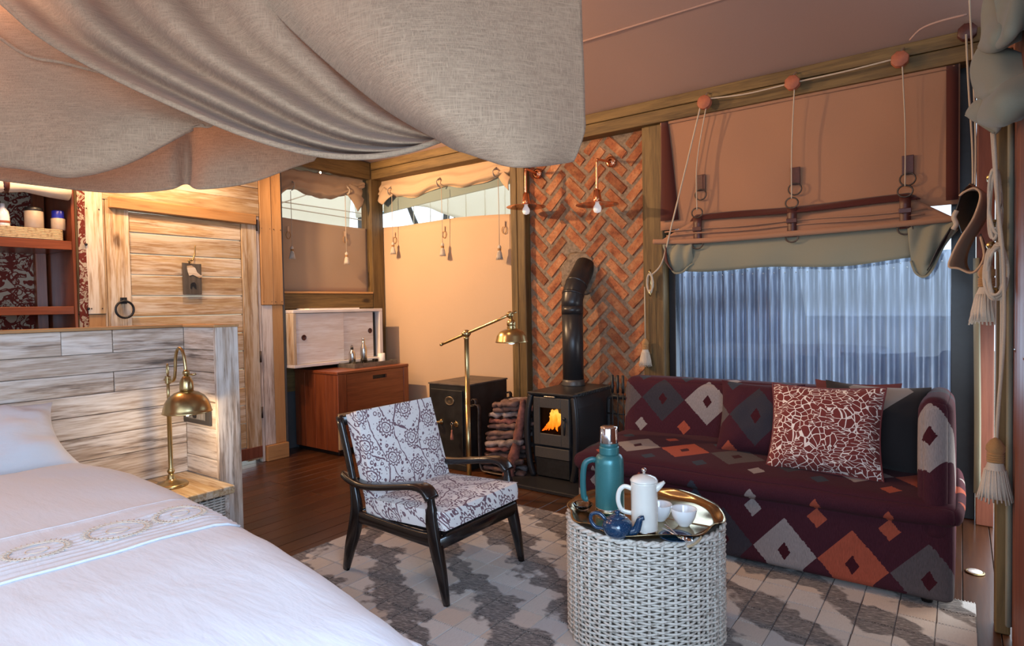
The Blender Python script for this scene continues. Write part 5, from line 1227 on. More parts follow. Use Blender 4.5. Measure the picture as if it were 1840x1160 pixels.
def sconce(name, label, plate, elbow, L2):
    t = thing(name, label, 'lamp', plate, 0, 'copper sconces on the brick')
    P0 = Vector(plate); e = Vector(elbow)-P0
    MB().lathe([(.044, 0), (.046, .004), (.044, .014), (.030, .018), (.013, .022), (.012, .03)], (0, 0, 0), 26, RX).build('wall_rose', MT['copper'], t)
    MB().tube(spline([(0, -.01, 0), tuple(e*.5), tuple(e*.93), tuple(e+Vector((0, .004, -.012))), tuple(e+Vector((0, 0, -.04))), tuple(e+Vector((0, 0, -L2*.5))), tuple(e+Vector((0, 0, -L2)))], 30), .0105, 10, up=(1, 0, 0)).build('arm', MT['copper'], t)
    c = MB().lathe([(.012, 0), (.026, -.002), (.036, -.082), (.037, -.098)], tuple(e+Vector((0, 0, -L2+.002))), 24).build('cone', MT['copper'], t)
    MB().lathe([(.030, -.092), (.036, -.098), (.10, -.104), (.172, -.116), (.173, -.118), (.10, -.107), (.03, -.101)], tuple(e+Vector((0, 0, -L2))), 44).build('disc_shade', MT['copper'], t)
    MB().lathe([(.015, -.095), (.016, -.11), (.031, -.135), (.034, -.155), (.026, -.176), (0, -.185)], tuple(e+Vector((0, 0, -L2))), 20).build('bulb', MT['bulb'], t)
sconce('wall_sconce', 'copper disc-shade wall lamp on the left edge of the brick', (-3.095, 4.68, 2.553), (-3.076, 4.46, 2.558), .215); sconce('wall_sconce', 'copper disc-shade wall lamp on the brick right of the other one', (-2.36, 4.68, 2.548), (-2.361, 4.43, 2.526), .245)
ft = thing('floor_uplight', 'small round brass floor uplight set in the boards beside the sofa', 'floor light', (0.06, 3.794, 0))
MB().lathe([(.040, 0), (.042, .003), (.036, .007), (.033, .005), (0, .005)], n=26).build('ring', MT['brass'], ft); MB().lathe([(.032, .004), (.03, .009), (0, .010)], n=22).build('lens', MT['china'], ft)

# ------------------------------------------------------------------ cords with tassels
def tassel(label, top, cordlen, scale=1.0, name='tassel', group=None, twine=True, mat='tassel'):
    """hangs from its top point"""
    t = thing(name, label, 'tassel', top, random.uniform(0, 6), group); s = scale
    if cordlen > .01: MB().tube([(0, 0, 0), (.002, 0, -cordlen*.5), (0, 0, -cordlen)], .0035 if s < .8 else .0045, 6).build('cord', MT['rope'], t)
    z = -cordlen
    kn = MB().lathe([(.004*s, z+.012*s), (.014*s, z+.004*s), (.026*s, z-.018*s), (.027*s, z-.032*s), (.019*s, z-.046*s), (.022*s, z-.05*s)], (0, 0, 0), 16, flute=lambda i, k: .10*math.sin(k*PI/2+i)).build('knot', MT['tassel' if not twine else 'twine'], t)
    bw = MB()
    for q in range(4): bw.tube([(.0215*s*math.cos(a), .0215*s*math.sin(a), z-(.046+.008*q)*s) for a in [2*PI*i/14 for i in range(14)]], .0052*s, 6, True)
    bw.build('binding', MT['twine'], t)
    MB().lathe([(.018*s, z-.045*s), (.022*s, z-.075*s), (.033*s, z-.115*s), (.042*s, z-.165*s), (.044*s, z-.195*s), (.036*s, z-.198*s), (.0, z-.19*s)], (0, 0, 0), 40, flute=lambda i, k: (.07*math.sin(k*2.51)+.05*(k % 2)) if i > 1 else 0).build('skirt', MT[mat], t)
    thr = MB(); rr = random.Random(int(abs(top[0])*1000))
    for k in range(26):
        a = 2*PI*k/26; thr.tube([(.030*s*math.cos(a), .030*s*math.sin(a), z-.10*s), (.041*s*math.cos(a+.05), .041*s*math.sin(a+.05), z-.16*s), ((.047+.006*rr.random())*s*math.cos(a+.1), (.047+.006*rr.random())*s*math.sin(a+.1), z-(.195+.018*rr.random())*s)], .0028*s, 4)
    thr.build('threads', MT[mat], t); return t
TG = 'tasselled tie cords on the canvas windows'
def hang(label, top, ln, sc): return tassel(label, top, ln, sc, group=TG, twine=False)
hang('grey cord tassel at the left of the shaded nook canvas', (-5.2, 3.567, 2.502), .53, .60); hang('pale cord tassel at the right of the shaded nook canvas', (-5.2, 4.217, 2.552), .60, .60)
hang('left tassel on the sunlit tan canvas beside the corner post', (-4.964, 4.652, 2.57), .50, .62); hang('middle tassel on the sunlit tan canvas', (-4.243, 4.652, 2.569), .56, .64); hang('right tassel on the tan canvas nearest the brick post', (-3.522, 4.652, 2.556), .62, .66)

# tied-up canvas flaps over the two small windows
def flap(name, label, toppts, botpts, bulge, mat, tails, ties, axis, lining=None):
    t = thing(name, label, 'window flap', toppts[0], 0)
    n = len(toppts); mid = []; mid2 = []
    for i, (a, b) in enumerate(zip(toppts, botpts)):
        a, b = Vector(a), Vector(b); m1 = a.lerp(b, .45)+bulge*.55; m2 = a.lerp(b, .82)+bulge; mid.append(m1); mid2.append(m2)
    back = [Vector(b)-bulge*.1+Vector((0, 0, .02)) for b in botpts]
    G = net([toppts, mid, mid2, botpts, back], 20, 48)
    for i, row in enumerate(G):
        for j, p in enumerate(row): row[j] = p + bulge.normalized()*(.012*math.sin(i*1.25+.5*math.sin(j*.35))*min(1, i/5))+Vector((0, 0, .006*math.sin(j*.9+i*.6)))
    MB().grid(G).build('cloth', MT[mat], t, world=True, solid=.006)
    for tl_ in tails:
        q = [Vector(p) for p in tl_]; c = sum(q, Vector())/len(q)
        rows = [[q[0], q[0].lerp(q[1], .5), q[1]], [q[0].lerp(q[3], .5)+bulge*.25, c+bulge*.55, q[1].lerp(q[2], .5)+bulge*.2], [q[3], q[3].lerp(q[2], .5)+bulge*.35, q[2]]]
        MB().grid(net(rows, 8, 8)).build('bow_tail', MT[mat], t, world=True, solid=.006)
    for p in ties:
        p = Vector(p); mb = MB()
        for k in range(3): mb.tube(spline([p+bulge*.2+Vector((0, 0, .09-.01*k)), p+bulge*1.15+Vector((0, 0, .05)), p+bulge*1.1+Vector((0, 0, .005+.01*k)), p+bulge*.3+Vector((0, 0, -.012))], 12), .005, 6)
        mb.build('tie_cord', MT['rope'], t, world=True)
    return t
bx = Vector((.055, 0, 0))
flap('nook_window_flap', 'shade-toned tan canvas flap gathered and tied above the shaded nook window', [(-5.29, 3.49, 2.72), (-5.29, 3.686, 2.736), (-5.29, 3.912, 2.751), (-5.29, 4.152, 2.762), (-5.29, 4.385, 2.775), (-5.29, 4.522, 2.778)],
     [(-5.29, 3.493, 2.455), (-5.29, 3.63, 2.544), (-5.29, 3.871, 2.505), (-5.29, 4.088, 2.505), (-5.29, 4.305, 2.58), (-5.29, 4.519, 2.675)], bx, 'canvas_shaded',
     [[(-5.24, 4.257, 2.585), (-5.24, 4.355, 2.646), (-5.22, 4.486, 2.542), (-5.22, 4.398, 2.401)], [(-5.25, 4.266, 2.599), (-5.25, 4.32, 2.689), (-5.24, 4.476, 2.651), (-5.22, 4.44, 2.548)]], [(-5.27, 3.616, 2.534), (-5.27, 4.281, 2.575)], 'x')
by = Vector((0, -.06, 0))
flap('canvas_window_flap', 'tan canvas flap gathered and tied in three places above the sunlit canvas', [(-5.229, 4.74, 2.822), (-4.911, 4.74, 2.821), (-4.578, 4.74, 2.81), (-4.263, 4.74, 2.804), (-3.895, 4.74, 2.794), (-3.618, 4.74, 2.784), (-3.355, 4.74, 2.775)],
     [(-5.237, 4.74, 2.577), (-5.04, 4.74, 2.59), (-4.709, 4.74, 2.54), (-4.323, 4.74, 2.597), (-3.973, 4.74, 2.558), (-3.596, 4.74, 2.59), (-3.411, 4.74, 2.606)], by, 'canvas',
     [[(-4.976, 4.68, 2.587), (-5.113, 4.68, 2.688), (-5.194, 4.66, 2.549), (-5.116, 4.66, 2.492)], [(-3.537, 4.68, 2.583), (-3.476, 4.68, 2.627), (-3.379, 4.66, 2.558), (-3.407, 4.66, 2.439)]], [(-5.006, 4.7, 2.593), (-4.286, 4.7, 2.592), (-3.565, 4.7, 2.59)], 'y')
gz = MB().grid(net([[(-5.193, 4.75, 2.622), (-4.434, 4.75, 2.601), (-3.392, 4.75, 2.606)], [(-5.198, 4.75, 2.462), (-4.436, 4.75, 2.52), (-3.393, 4.75, 2.554)], [(-5.2, 4.75, 2.413), (-4.438, 4.75, 2.463), (-3.394, 4.75, 2.522)]], 6, 14)).build('gauze_lining', MT['gauze'], w2, solid=.003)

# ------------------------------------------------------------------ roman blind over the big window
rbn = thing('roman_blind', 'pink tan canvas roman blind half rolled up over the big window', 'blind', (-.95, 4.62, 2.79))
G = []
for i in range(17):
    z = 2.795-(2.795-1.93)*i/16; row = []
    for j in range(41):
        x = -1.892+1.885*j/40; row.append((x, 4.612+.006*math.sin(j*.5)*math.sin(i*.4)-.028*(i/16)**2, z))
    G.append(row)
MB().grid(G).build('panel', MT['blind'], rbn, world=True, solid=.005)
G = [[(-1.892+1.885*j/60, 4.598+.005*abs(math.sin(j*.8+i)), 2.80-.014*i) for j in range(61)] for i in range(5)]; MB().grid(G).build('top_hem', MT['blind'], rbn, world=True, solid=.004)
MB().grid([[(-1.885+.055*k+.10*i/10*k, 4.600-.034*(i/9)**2, 2.765-.085*i) for k in (0, .5, 1)] for i in range(10)]).build('side_binding', MT['oxblood'], rbn, world=True, solid=.006)
MB().grid([[(-.075+.06*k, 4.600-.036*(i/9)**2, 2.765-.09*i) for k in (0, .5, 1)] for i in range(10)]).build('side_binding', MT['oxblood'], rbn, world=True, solid=.006)
def trap(z0, z1, l0, l1, r0_, r1_, yo, nm, mat, solid=.006):
    G = []
    for i in range(7):
        t = i/6; row = []
        for j in range(41):
            s = j/40; x = (l0+(l1-l0)*t)+((r0_+(r1_-r0_)*t)-(l0+(l1-l0)*t))*s
            row.append((x, yo-.035*math.sin(t*PI*.55)-.006*math.sin(s*9+t*4), z0+(z1-z0)*t+.006*math.sin(s*7+1)+.018*math.sin(s*PI)*0))
        G.append(row)
    return MB().grid(G).build(nm, MT[mat], rbn, world=True, solid=solid)
trap(1.985, 1.825, -1.60, -1.91, -.25, -.012, 4.575, 'folded_canvas', 'blind'); trap(2.015, 1.968, -1.60, -1.64, -.26, -.20, 4.565, 'fold_binding', 'oxblood')
for q in range(2): MB().tube([(-1.84+.02*q+.09*k*(.98-.02*q), 4.537-.012*q-.004*math.sin(k), 1.91-.032*q+.004*math.sin(k*.7)) for k in range(20)], .006, 6).build('stitched_fold', MT['blind'], rbn, world=True)
lip = MB().tube(spline([(-1.925, 4.53, 1.843), (-1.6, 4.525, 1.822), (-.95, 4.52, 1.822), (-.3, 4.525, 1.83), (-.008, 4.53, 1.838)], 40), .026, 10, flat=(1.0, .72), up=(0, 0, 1)).build('bottom_batten', MT['blind'], rbn, world=True)
G = []
for i in range(9):
    t = i/8; row = []
    for j in range(41):
        s = j/40; x = -1.78+s*1.60; row.append((x, 4.56-.02*math.sin(t*PI)+.008*math.sin(s*24+t*2)*t, 1.82-(.205+.012*math.sin(s*11)+.02*math.sin(s*PI))*t))
    G.append(row)
MB().grid(G).build('lining', MT['canvas_sage'], rbn, world=True, solid=.006)
def tail(x0, x1, zt, low, yo, nm):
    """a corner of the lining hanging in a pouch: front sheet, folded-under rim"""
    bot = spline(low, 20); G = []
    for i in range(9):
        t = i/8; row = []
        for j in range(21):
            s = j/20; top = Vector((x0+(x1-x0)*s, yo, zt)); p = top.lerp(bot[j], t); p.y = yo-.05*math.sin(PI*t)*(.6+.4*math.sin(PI*s))-.012*math.sin(s*14+t*3); row.append(p)
        G.append(row)
    G.append([Vector((p.x, yo+.05, p.z+.05)) for p in G[-1]])
    MB().grid(G).build(nm, MT['canvas_sage'], rbn, world=True, solid=.007); MB().tube([Vector((p.x, yo-.012, p.z)) for p in bot], .008, 6).build('tail_edge', MT['canvas_sage'], rbn, world=True)
tail(-1.86, -1.62, 1.83, [(-1.82, 4.55, 1.74), (-1.80, 4.55, 1.66), (-1.765, 4.55, 1.595), (-1.70, 4.55, 1.60), (-1.655, 4.55, 1.64), (-1.62, 4.55, 1.66)], 4.55, 'folded_tail')
tail(-.27, -.012, 1.84, [(-.25, 4.55, 1.60), (-.225, 4.55, 1.525), (-.18, 4.55, 1.50), (-.14, 4.55, 1.545), (-.085, 4.55, 1.68), (-.02, 4.55, 1.775)], 4.55, 'folded_tail')
MB().grid(net([[(-1.845, 4.535, 1.80), (-1.815, 4.50, 1.80)], [(-1.845, 4.535, 1.70), (-1.80, 4.485, 1.68)], [(-1.79, 4.535, 1.62), (-1.76, 4.49, 1.61)]], 8, 4)).build('tail_binding', MT['oxblood'], rbn, world=True, solid=.006)
MB().grid(net([[(-.02, 4.54, 1.80), (-.05, 4.49, 1.785)], [(-.07, 4.54, 1.71), (-.115, 4.485, 1.66)], [(-.13, 4.54, 1.60), (-.165, 4.49, 1.535)]], 8, 4)).build('tail_binding', MT['frame'], rbn, world=True, solid=.006)
STX = (-1.59, -.925, -.265)
for k, (x, zt, zb) in enumerate(((-1.572, 2.275, 1.815), (-.92, 2.235, 1.82), (-.27, 2.215, 1.82))):
    tb = MB().box(x-.032, x+.032, 4.585, 4.594, zt-.075, zt+.045).build('tab', MT['leather'], rbn, world=True, bevel=.003)
    MB().tube([(x+.042*math.cos(a), 4.575, zt-.105+.040*math.sin(a)) for a in [2*PI*i/18 for i in range(18)]], .005, 6, True).build('ring', MT['oldiron'], rbn, world=True)
    sx_ = x-.01
    G = [[(sx_-.030, 4.527, z), (sx_+.030, 4.527, z)] for z in (2.0, 1.95, 1.9, 1.85, 1.80)]
    strap_ = MB().grid(G).build('strap', MT['leather'], rbn, world=True, solid=.010)
    for zz in (2.03, 1.80): 
        o_ = MB().tube([(sx_+.040*math.cos(a), 4.523, zz+.036*math.sin(a)) for a in [2*PI*i/18 for i in range(18)]], .0055, 6, True).build('ring', MT['oldiron'], rbn, world=True)
    MB().box(sx_-.034, sx_+.034, 4.508, 4.520, 1.895, 1.925).build('keeper', MT['leather'], rbn, world=True, bevel=.003)
PUL = [(-1.518, 4.52, 2.825), (-0.921, 4.52, 2.832), (-0.307, 4.52, 2.837), (0.026, 4.5, 2.905)]
PL = ['round red wooden pulley at the left end of the beam over the blind', 'octagonal red wooden pulley at the middle of the beam', 'octagonal red wooden pulley right of the middle one on the beam', 'dark wooden pulley at the right end of the beam by the corner']
for k, (p, lb) in enumerate(zip(PUL, PL)):
    t = thing('pulley', lb, 'pulley', p, 0, 'pulleys on the beam')
    MB().lathe([(.045, -.022), (.050, -.018), (.050, -.008), (.036, -.003), (.036, .003), (.050, .008), (.050, .018), (.045, .022)], (0, 0, 0), 8 if k else 18, RX @ Matrix.Rotation(.3, 4, 'Z')).build('sheave_block', MT['redpaint'] if k < 3 else MT['leather'], t)
    MB().tube(spline([(.0, .0, .045), (.012, .01, .062), (.02, .03, .075), (.02, .05, .07)], 8), .005, 6).build('hook', MT['chrome'], t); MB().lathe([(.010, -.026), (.008, -.028), (0, -.029)], (0, 0, 0), 8, RX).build('pin', MT['oldiron'], t)
def cord(name, label, pts, r=.0045, n=24): 
    t = thing(name, label, 'cord', pts[0]); MB().tube(spline(pts, n), r, 6).build('strand', MT['rope'], t, world=True); return t
P1, P2, P3, P4 = [Vector(p) for p in PUL]
for k, (p, x, zb) in enumerate(((P1, -1.582, 2.05), (P2, -.93, 2.06), (P3, -.28, 2.06))):
    cord('lift_cord', ['lift cord falling from the left pulley to the blind ring', 'lift cord falling from the middle pulley to the blind ring', 'lift cord falling from the right pulley to the blind ring'][k], [p+Vector((.012, -.0, -.03)), Vector((x, 4.53, 2.4)), Vector((x, 4.52, zb))], .0042)
cord('cross_cord', 'cord running along the beam through the red pulleys', [P1+Vector((.03, -.002, .02)), (P1+P2)/2+Vector((0, 0, -.004)), P2+Vector((0, 0, .0)), (P2+P3)/2, P3+Vector((-.02, 0, .01))], .0055, 40)
CL = Vector((-1.978, 4.6, 1.527))
cord('pull_cord', 'pull cord slanting from the left pulley down to the cleat on the post', [P1+Vector((-.03, -.0, -.02)), Vector((-1.644, 4.5, 2.413)), Vector((-1.757, 4.48, 1.969)), Vector((-1.86, 4.53, 1.684)), CL+Vector((.01, -.03, .06))], .006, 40)
clt = thing('cord_cleat', 'brass cleat wound with cord on the post left of the blind', 'cleat', tuple(CL))
MB().tube(spline([(0, -.025, .10), (0, -.04, .085), (0, -.02, .03), (0, -.02, -.03), (0, -.04, -.085), (0, -.025, -.10)], 14), .008, 7).build('cleat', MT['brass'], clt)
mb = MB()
for q in range(7): mb.tube([((.030+.003*q)*math.cos(a)*(.6+.1*math.sin(q)), -.035-.006*math.sin(a*2+q), (.085-.004*q)*math.sin(a)) for a in [2*PI*i/22 for i in range(22)]], .0055, 6, True)
mb.build('wound_cord', MT['rope'], clt)
tassel('long cord tassel hanging from the cleat beside the brick', tuple(CL+Vector((-.045, -.035, -.03))), .42, 1.0)

# ------------------------------------------------------------------ linen canopy over the bed
ca = thing('bed_canopy', 'loose woven linen canopy swagged over the bed', 'canopy', (-2.0, 1.2, 2.3))
def ripple(G, amp, fu, fv, ph=0.0, fade=True):
    out = []
    m, n = len(G), len(G[0])
    for i in range(m):
        row = []
        for j in range(n):
            a = G[max(0, i-1)][j]; b = G[min(m-1, i+1)][j]; c = G[i][max(0, j-1)]; d = G[i][min(n-1, j+1)]
            nn = (Vector(b)-Vector(a)).cross(Vector(d)-Vector(c)); nn = nn.normalized() if nn.length > 1e-9 else Vector((0, 0, 1))
            u, v = i/(m-1), j/(n-1)
            row.append(Vector(G[i][j])+nn*amp*math.sin(fu*u+fv*v+ph))
        out.append(row)
    return out
# right-hand drape: hangs from the frame and rounds off in a low lobe
A = [[(-2.502, 1.274, 3.18), (-2.097, 1.379, 3.064), (-1.733, 1.518, 2.984), ((-1.396, 1.763, 2.977)), (-1.129, 2.021, 3.007)],
     [(-2.328, 1.324, 2.772), (-1.877, 1.401, 2.65), (-1.561, 1.505, 2.587), (-1.313, 1.711, 2.592), (-1.101, 1.966, 2.633)],
     [(-2.15, 1.396, 2.533), (-1.731, 1.399, 2.391), (-1.45, 1.478, 2.32), (-1.253, 1.671, 2.316), (-1.081, 1.934, 2.351)],
     [(-1.936, 1.494, 2.3), (-1.561, 1.441, 2.174), (-1.356, 1.49, 2.121), (-1.205, 1.662, 2.127), (-1.07, 1.923, 2.181)],
     [(-1.742, 1.604, 2.11), (-1.463, 1.507, 2.008), (-1.297, 1.527, 1.97), (-1.176, 1.665, 1.972), (-1.062, 1.911, 2.041)],
     [(-1.585, 1.689, 1.997), (-1.417, 1.611, 1.921), (-1.286, 1.618, 1.872), (-1.172, 1.713, 1.853), (-1.068, 1.917, 1.97)],
     [(-1.557, 1.734, 1.981), (-1.421, 1.657, 1.916), (-1.299, 1.671, 1.87), (-1.204, 1.739, 1.84), (-1.115, 1.916, 1.876)],
     [(-1.598, 1.78, 2.02), (-1.484, 1.738, 1.971), (-1.373, 1.768, 1.945), (-1.273, 1.84, 1.927), (-1.167, 1.968, 1.95)]]
GA = net(A, 60, 60)
for i, row in enumerate(GA):
    for j, p in enumerate(row):
        u, v = i/60, j/60; k = max(0, u-.35)
        row[j] = p + Vector((.55, -.8, 0))*(.020*math.sin(v*17+u*2)*k + .012*math.sin(v*7+1.0)*k)
MB().grid(GA).build('front_drape', MT['linen'], ca, world=True, solid=.004)
# gathered folds sweeping from the upper left down to under the drape
lo = [(-3.852, 0.657, 3.053), (-3.363, 0.842, 2.753), (-3.026, 0.93, 2.501), (-2.726, 1.043, 2.316), (-2.408, 1.194, 2.142), (-2.173, 1.324, 2.025), (-1.969, 1.446, 1.953), (-1.808, 1.562, 1.935), (-1.688, 1.675, 1.962), (-1.591, 1.772, 2.011)]
up_ = [(-2.114, 1.367, 3.064), (-2.107, 1.412, 2.818), (-2.082, 1.449, 2.638), (-2.03, 1.506, 2.475), (-1.959, 1.578, 2.353), (-1.888, 1.626, 2.243), (-1.818, 1.674, 2.159), (-1.748, 1.723, 2.106), (-1.686, 1.766, 2.061), (-1.621, 1.813, 2.029)]
LO, UP = spline(lo, 70), spline(up_, 70)
G = []
NV = 84
for j in range(71):
    t = j/70; row = []
    for i in range(NV+1):
        s = i/NV; p = LO[j].lerp(UP[j], s)
        # folds bow towards the lower hem
        sag = math.sin(PI*s)*(.10*(1-t)+.02); d = math.sin(2*PI*(3.6*s**.85)+.5*math.sin(3*t)+.6); d = math.copysign(abs(d)**.75, d)
        amp = .125*(1-.68*t)*(.6+.4*math.sin(PI*min(1, s*1.2+.1)))
        toward = (Vector((0, 0, 1.37))-p).normalized()
        row.append(p + toward*(amp*d + (.03 if s < .06 else 0)) + Vector((0, 0, -sag*.45)))
    # rolled hem at the low edge
    G.append(row)
MB().grid(G).build('gathered_folds', MT['linen'], ca, world=True, solid=.004)
MB().tube([G[j][0]+Vector((0, 0, .0)) for j in range(71)], .011, 8).build('hem', MT['linen'], ca, world=True)
# back drape: big shallow bowl on the left
Cn = [[(-3.998, 0.735, 3.012), (-3.41, 1.03, 2.743), (-3.087, 1.195, 2.515), (-2.835, 1.335, 2.338), (-2.617, 1.465, 2.204)],
      [(-3.77, 0.701, 2.629), (-3.327, 0.958, 2.512), (-3.048, 1.132, 2.365), (-2.813, 1.3, 2.263), (-2.627, 1.432, 2.182)],
      [(-3.572, 0.673, 2.309), (-3.241, 0.888, 2.26), (-2.994, 1.066, 2.196), (-2.788, 1.24, 2.178), (-2.636, 1.4, 2.167)],
      [(-3.525, 0.675, 2.085), (-3.191, 0.868, 2.045), (-2.966, 1.03, 2.017), (-2.814, 1.192, 2.056), (-2.671, 1.374, 2.163)],
      [(-3.587, 0.701, 2.01), (-3.202, 0.906, 1.982), (-3.022, 1.037, 1.952), (-2.866, 1.201, 2), (-2.705, 1.374, 2.159)],
      [(-3.749, 0.734, 2.064), (-3.375, 0.956, 2.042), (-3.185, 1.094, 2.018), (-2.997, 1.257, 2.058), (-2.786, 1.416, 2.193)]]
GC = ripple(net(Cn, 40, 44), .012, 5, 9); MB().grid(GC).build('back_drape', MT['linen'], ca, world=True, solid=.004)
MB().tube(spline([(-3.551, 0.827, 2.709), (-3.278, 0.944, 2.496), (-3.118, 1.034, 2.444), (-2.941, 1.136, 2.385)], 16), .008, 6).build('drape_pleat', MT['linen'], ca, world=True)
# hem of the far side
Dn = [[(-4.409, 0.786, 2.431), (-3.835, 1.141, 2.403), (-3.457, 1.354, 2.38), (-3.231, 1.519, 2.389), (-3.118, 1.6, 2.345), (-3.004, 1.682, 2.328), (-2.823, 1.812, 2.282), (-2.619, 1.958, 2.208)],
      [(-4.331, 0.786, 2.232), (-3.773, 1.115, 2.149), (-3.434, 1.337, 2.123), (-3.178, 1.487, 2.152), (-3.14, 1.579, 2.191), (-2.959, 1.609, 2.141), (-2.768, 1.774, 2.177), (-2.574, 1.94, 2.161)],
      [(-4.28, 0.795, 2.138), (-3.724, 1.098, 2.042), (-3.389, 1.316, 1.998), (-3.157, 1.473, 2.01), (-3.148, 1.568, 2.071), (-2.958, 1.568, 2.007), (-2.754, 1.755, 2.052), (-2.572, 1.928, 2.136)],
      [(-4.257, 0.811, 2.104), (-3.702, 1.113, 2.006), (-3.378, 1.31, 1.958), (-3.146, 1.48, 1.969), (-3.153, 1.562, 2.01), (-2.961, 1.552, 1.956), (-2.772, 1.741, 2.008), (-2.595, 1.911, 2.104)],
      [(-4.393, 0.837, 2.15), (-3.823, 1.15, 2.052), (-3.501, 1.358, 2.008), (-3.25, 1.529, 2.017), (-3.214, 1.594, 2.045), (-3.061, 1.605, 2.004), (-2.864, 1.8, 2.058), (-2.671, 1.968, 2.148)]]
GD = net(Dn, 30, 70)
for i, row in enumerate(GD):
    for j, p in enumerate(row): row[j] = p + Vector((.6, -.8, 0))*(.014*math.sin(j*.42)*min(1, i/20)*(j/70))
MB().grid(GD).build('far_drape', MT['linen'], ca, world=True, solid=.004)
for q in range(1): MB().tube(spline([(-4.773, 0.913, 3.035), (-3.793, 1.502, 2.969), (-2.789, 2.09, 2.426)], 12), .018, 8).build('canopy_rail', MT['beam_x'], ca, world=True)

# ------------------------------------------------------------------ rolled canvas at the upper right, and the cords by the door
rc = thing('rolled_door_canvas', 'thick sage grey canvas bundle gathered up at the right doorway', 'canvas roll', (.10, 2.6, 2.0))
def lump(rows, name, nu=22, nv=26, am=.012, ph=0):
    G = ripple(net(rows, nu, nv), am, 7, 6, ph); MB().grid(G).build(name, MT['canvas_sage'], rc, world=True, solid=.008)
lump([[(0.12, 2.978, 2.6), (0.171, 2.89, 2.545), (0.201, 2.912, 2.545)], [(0.067, 2.934, 2.456), (0.113, 2.779, 2.365), (0.197, 2.842, 2.402)], [(0.05, 2.919, 2.352), (0.095, 2.7, 2.251), (0.195, 2.8, 2.311)], [(0.051, 2.942, 2.309), (0.113, 2.787, 2.237), (0.198, 2.837, 2.266)], [(0.074, 3.085, 2.355), (0.141, 3.059, 2.338), (0.211, 3.036, 2.349)]], 'upper_fold', ph=1)
lump([[(0.095, 2.731, 2.428), (0.137, 2.675, 2.429), (0.188, 2.713, 2.465)], [(0.096, 2.726, 2.275), (0.127, 2.599, 2.25), (0.184, 2.642, 2.293)], [(0.096, 2.725, 2.236), (0.138, 2.631, 2.213), (0.184, 2.641, 2.247)], [(0.107, 2.834, 2.273), (0.151, 2.792, 2.278), (0.193, 2.774, 2.321)]], 'inner_fold', ph=2)
lump([[(0.061, 2.975, 2.319), (0.116, 2.839, 2.253), (0.189, 2.791, 2.204), (0.193, 2.769, 2.188)], [(0.037, 2.905, 2.228), (0.096, 2.722, 2.15), (0.182, 2.684, 2.11), (0.188, 2.689, 2.119)], [(0.029, 2.896, 2.15), (0.078, 2.706, 2.074), (0.168, 2.685, 2.062), (0.189, 2.7, 2.076)], [(0.041, 2.954, 2.125), (0.1, 2.821, 2.078), (0.191, 2.814, 2.088), (0.193, 2.766, 2.093)], [(0.075, 3.104, 2.17), (0.123, 3.014, 2.146), (0.2, 2.946, 2.142), (0.203, 2.899, 2.148)]], 'middle_fold', ph=.4)
lump([[(0.065, 2.822, 2.118), (0.111, 2.707, 2.114), (0.182, 2.684, 2.106), (0.188, 2.689, 2.119)], [(0.049, 2.783, 2.052), (0.1, 2.621, 2.019), (0.177, 2.602, 2.002), (0.182, 2.607, 2.02)], [(0.06, 2.789, 2.002), (0.118, 2.656, 1.94), (0.18, 2.653, 1.964), (0.186, 2.658, 1.993)], [(0.103, 2.896, 2.018), (0.133, 2.792, 1.975), (0.187, 2.759, 1.999), (0.192, 2.738, 2.03)]], 'lower_fold', ph=3)
lump([[(0.015, 3.007, 2.084), (0.041, 2.903, 2.099), (0.073, 2.864, 2.103)], [(0.042, 2.976, 2.046), (0.066, 2.845, 2.043), (0.098, 2.769, 2.038)], [(0.1, 2.992, 1.997), (0.109, 2.874, 1.998), (0.114, 2.78, 2.009)], [(0.104, 3.019, 1.994), (0.116, 2.954, 2.002), (0.126, 2.888, 2.018)]], 'corner_fold', 10, 10, .004)
MB().tube([(0.015, 3.007, 2.082), (0.1, 2.992, 1.995), (0.11, 2.986, 1.998)], .008, 6).build('hem', MT['canvas_sage'], rc, world=True)

hl = thing('hanging_canvas_end', 'looped tan canvas end of the side blind hanging in the right corner', 'canvas roll', (.04, 4.25, 1.9))
pa = [(0.037, 4.3, 2.001), (0.074, 4.3, 1.972), (0.116, 4.3, 1.924), (0.128, 4.3, 1.862), (0.102, 4.3, 1.779), (0.053, 4.3, 1.684), (0.028, 4.3, 1.606), (0.028, 4.3, 1.543), (0.053, 4.3, 1.505), (0.093, 4.3, 1.54), (0.112, 4.3, 1.625), (0.087, 4.3, 1.719)]
pb = [(-0.008, 4, 1.899), (0.016, 4, 1.919), (0.057, 4, 1.931), (0.08, 4, 1.888), (0.053, 4, 1.783), (0.002, 4, 1.686), (-0.035, 4, 1.602), (-0.052, 4, 1.535), (-0.011, 4, 1.522), (0.05, 4, 1.496), (0.095, 4, 1.573), (0.081, 4, 1.68)]
PA, PB = spline(pa, 50), spline(pb, 50)
MB().grid([[PA[k].lerp(PB[k], t) for k in range(51)] for t in (0, .25, .5, .75, 1)]).build('loop', MT['canvas_shaded'], hl, world=True, solid=.008); MB().tube(PB, .006, 6).build('edge_piping', MT['canvas'], hl, world=True)
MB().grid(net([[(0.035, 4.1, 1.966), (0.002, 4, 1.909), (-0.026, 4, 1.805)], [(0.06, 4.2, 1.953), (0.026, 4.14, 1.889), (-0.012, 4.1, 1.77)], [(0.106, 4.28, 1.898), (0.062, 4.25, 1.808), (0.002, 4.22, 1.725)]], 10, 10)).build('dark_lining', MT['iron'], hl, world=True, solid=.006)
MB().tube(spline([(-0.019, 3.98, 1.822), (-0.031, 3.98, 1.789), (-0.021, 3.98, 1.753), (-0.035, 3.98, 1.726)], 12), .012, 7).build('loose_end', MT['rope'], hl, world=True)

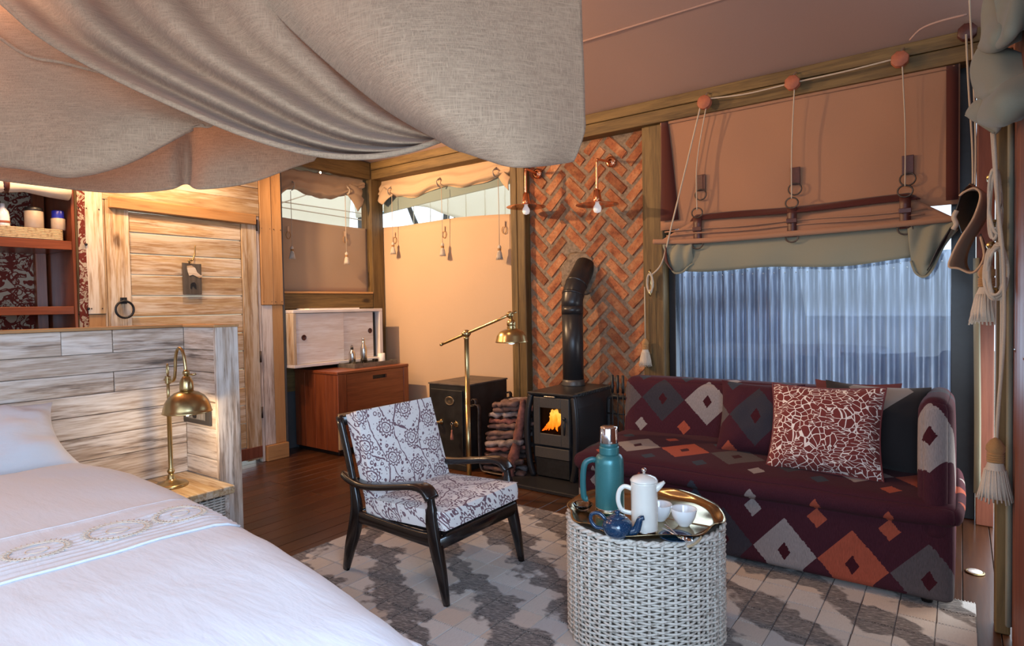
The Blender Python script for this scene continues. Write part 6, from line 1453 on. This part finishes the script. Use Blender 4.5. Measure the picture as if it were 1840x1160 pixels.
def rcord(name, label, pts, r=.006, n=30): return cord(name, label, pts, r, n)
rcord('side_cord', 'pair-left cord dropping from the corner pulley down the dark window edge', [(0.02, 4.46, 2.88), (0.031, 4.36, 2.571), (0.049, 4.32, 2.218), (0.052, 4.28, 1.996)], .006)
rcord('side_cord', 'thin cord just right of the corner pulley cord', [(0.031, 3.9, 2.858), (0.046, 3.95, 2.538), (0.059, 4, 2.182), (0.058, 4.02, 1.951)], .005)
rcord('side_cord', 'taut pale cord slanting under the canvas bundle to the upper cleat', [(0.095, 3.04, 2.004), (0.107, 3.04, 1.806), (0.122, 3.04, 1.569), (0.128, 3.05, 1.311), (0.125, 3.06, 1.006)], .006)
rcord('side_cord', 'slack pale cord hanging beside the taut one down the right post', [(0.101, 3.02, 1.994), (0.113, 3.02, 1.738), (0.131, 3.02, 1.503), (0.134, 3.03, 1.225), (0.121, 3.05, 0.963), (0.113, 3.06, 0.797)], .007)
def coil(name, label, c, w, h, turns, r=.0065, seed=0):
    t = thing(name, label, 'cord', c); rr = random.Random(seed); mb = MB()
    for q in range(turns):
        ph = rr.uniform(-.3, .3); ww = w*rr.uniform(.65, 1); hh = h*rr.uniform(.85, 1); ox, oz = rr.uniform(-.006, .006), rr.uniform(-.012, .012)
        mb.tube([(ox+ww*math.cos(a)*.8+ph*.02*math.sin(a), -.012*math.sin(a*2+q)-.004*q, oz+hh*math.sin(a)) for a in [2*PI*i/26 for i in range(26)]], r, 6, True)
    mb.build('turns', MT['rope'], t); return t
coil('cord_coil', 'upper hank of cord wound between cleats on the right post', (0.105, 3.08, 1.729), .026, .135, 6, .0055, 3); coil('cord_coil', 'lower thick hank of cord above the upper tassel on the right post', (0.11, 3.08, 1.472), .042, .105, 11, .0062, 6)
for k, (px, lb) in enumerate((((0.094, 3.12, 1.837), 'top brass cleat knob on the right post'), ((0.104, 3.12, 1.657), 'second brass cleat knob from the top on the right post'), ((0.095, 3.12, 1.572), 'third brass cleat knob from the top on the right post'), ((0.104, 3.1, 1.392), 'lowest brass cleat knob over the upper tassel'))):
    t = thing('cleat_knob', lb, 'cleat', px, 0, 'cleats on the right post'); MB().lathe([(.014, 0), (.012, .008), (.008, .03), (.016, .045), (.014, .052), (0, .056)], (0, 0, 0), 14, RX).build('knob', MT['brass'], t); MB().lathe([(.006, .055), (0, .059)], (0, 0, 0), 10, RX).build('screw', MT['chrome'], t)
tassel('cotton tassel with orange binding under the cord hank in the right corner', (0.091, 3.4, 1.504), .0, 1.22, twine=True)
tassel('large pale tassel with straw knot hanging low on the right post', (0.111, 3.05, 0.805), .0, 1.12, twine=True)
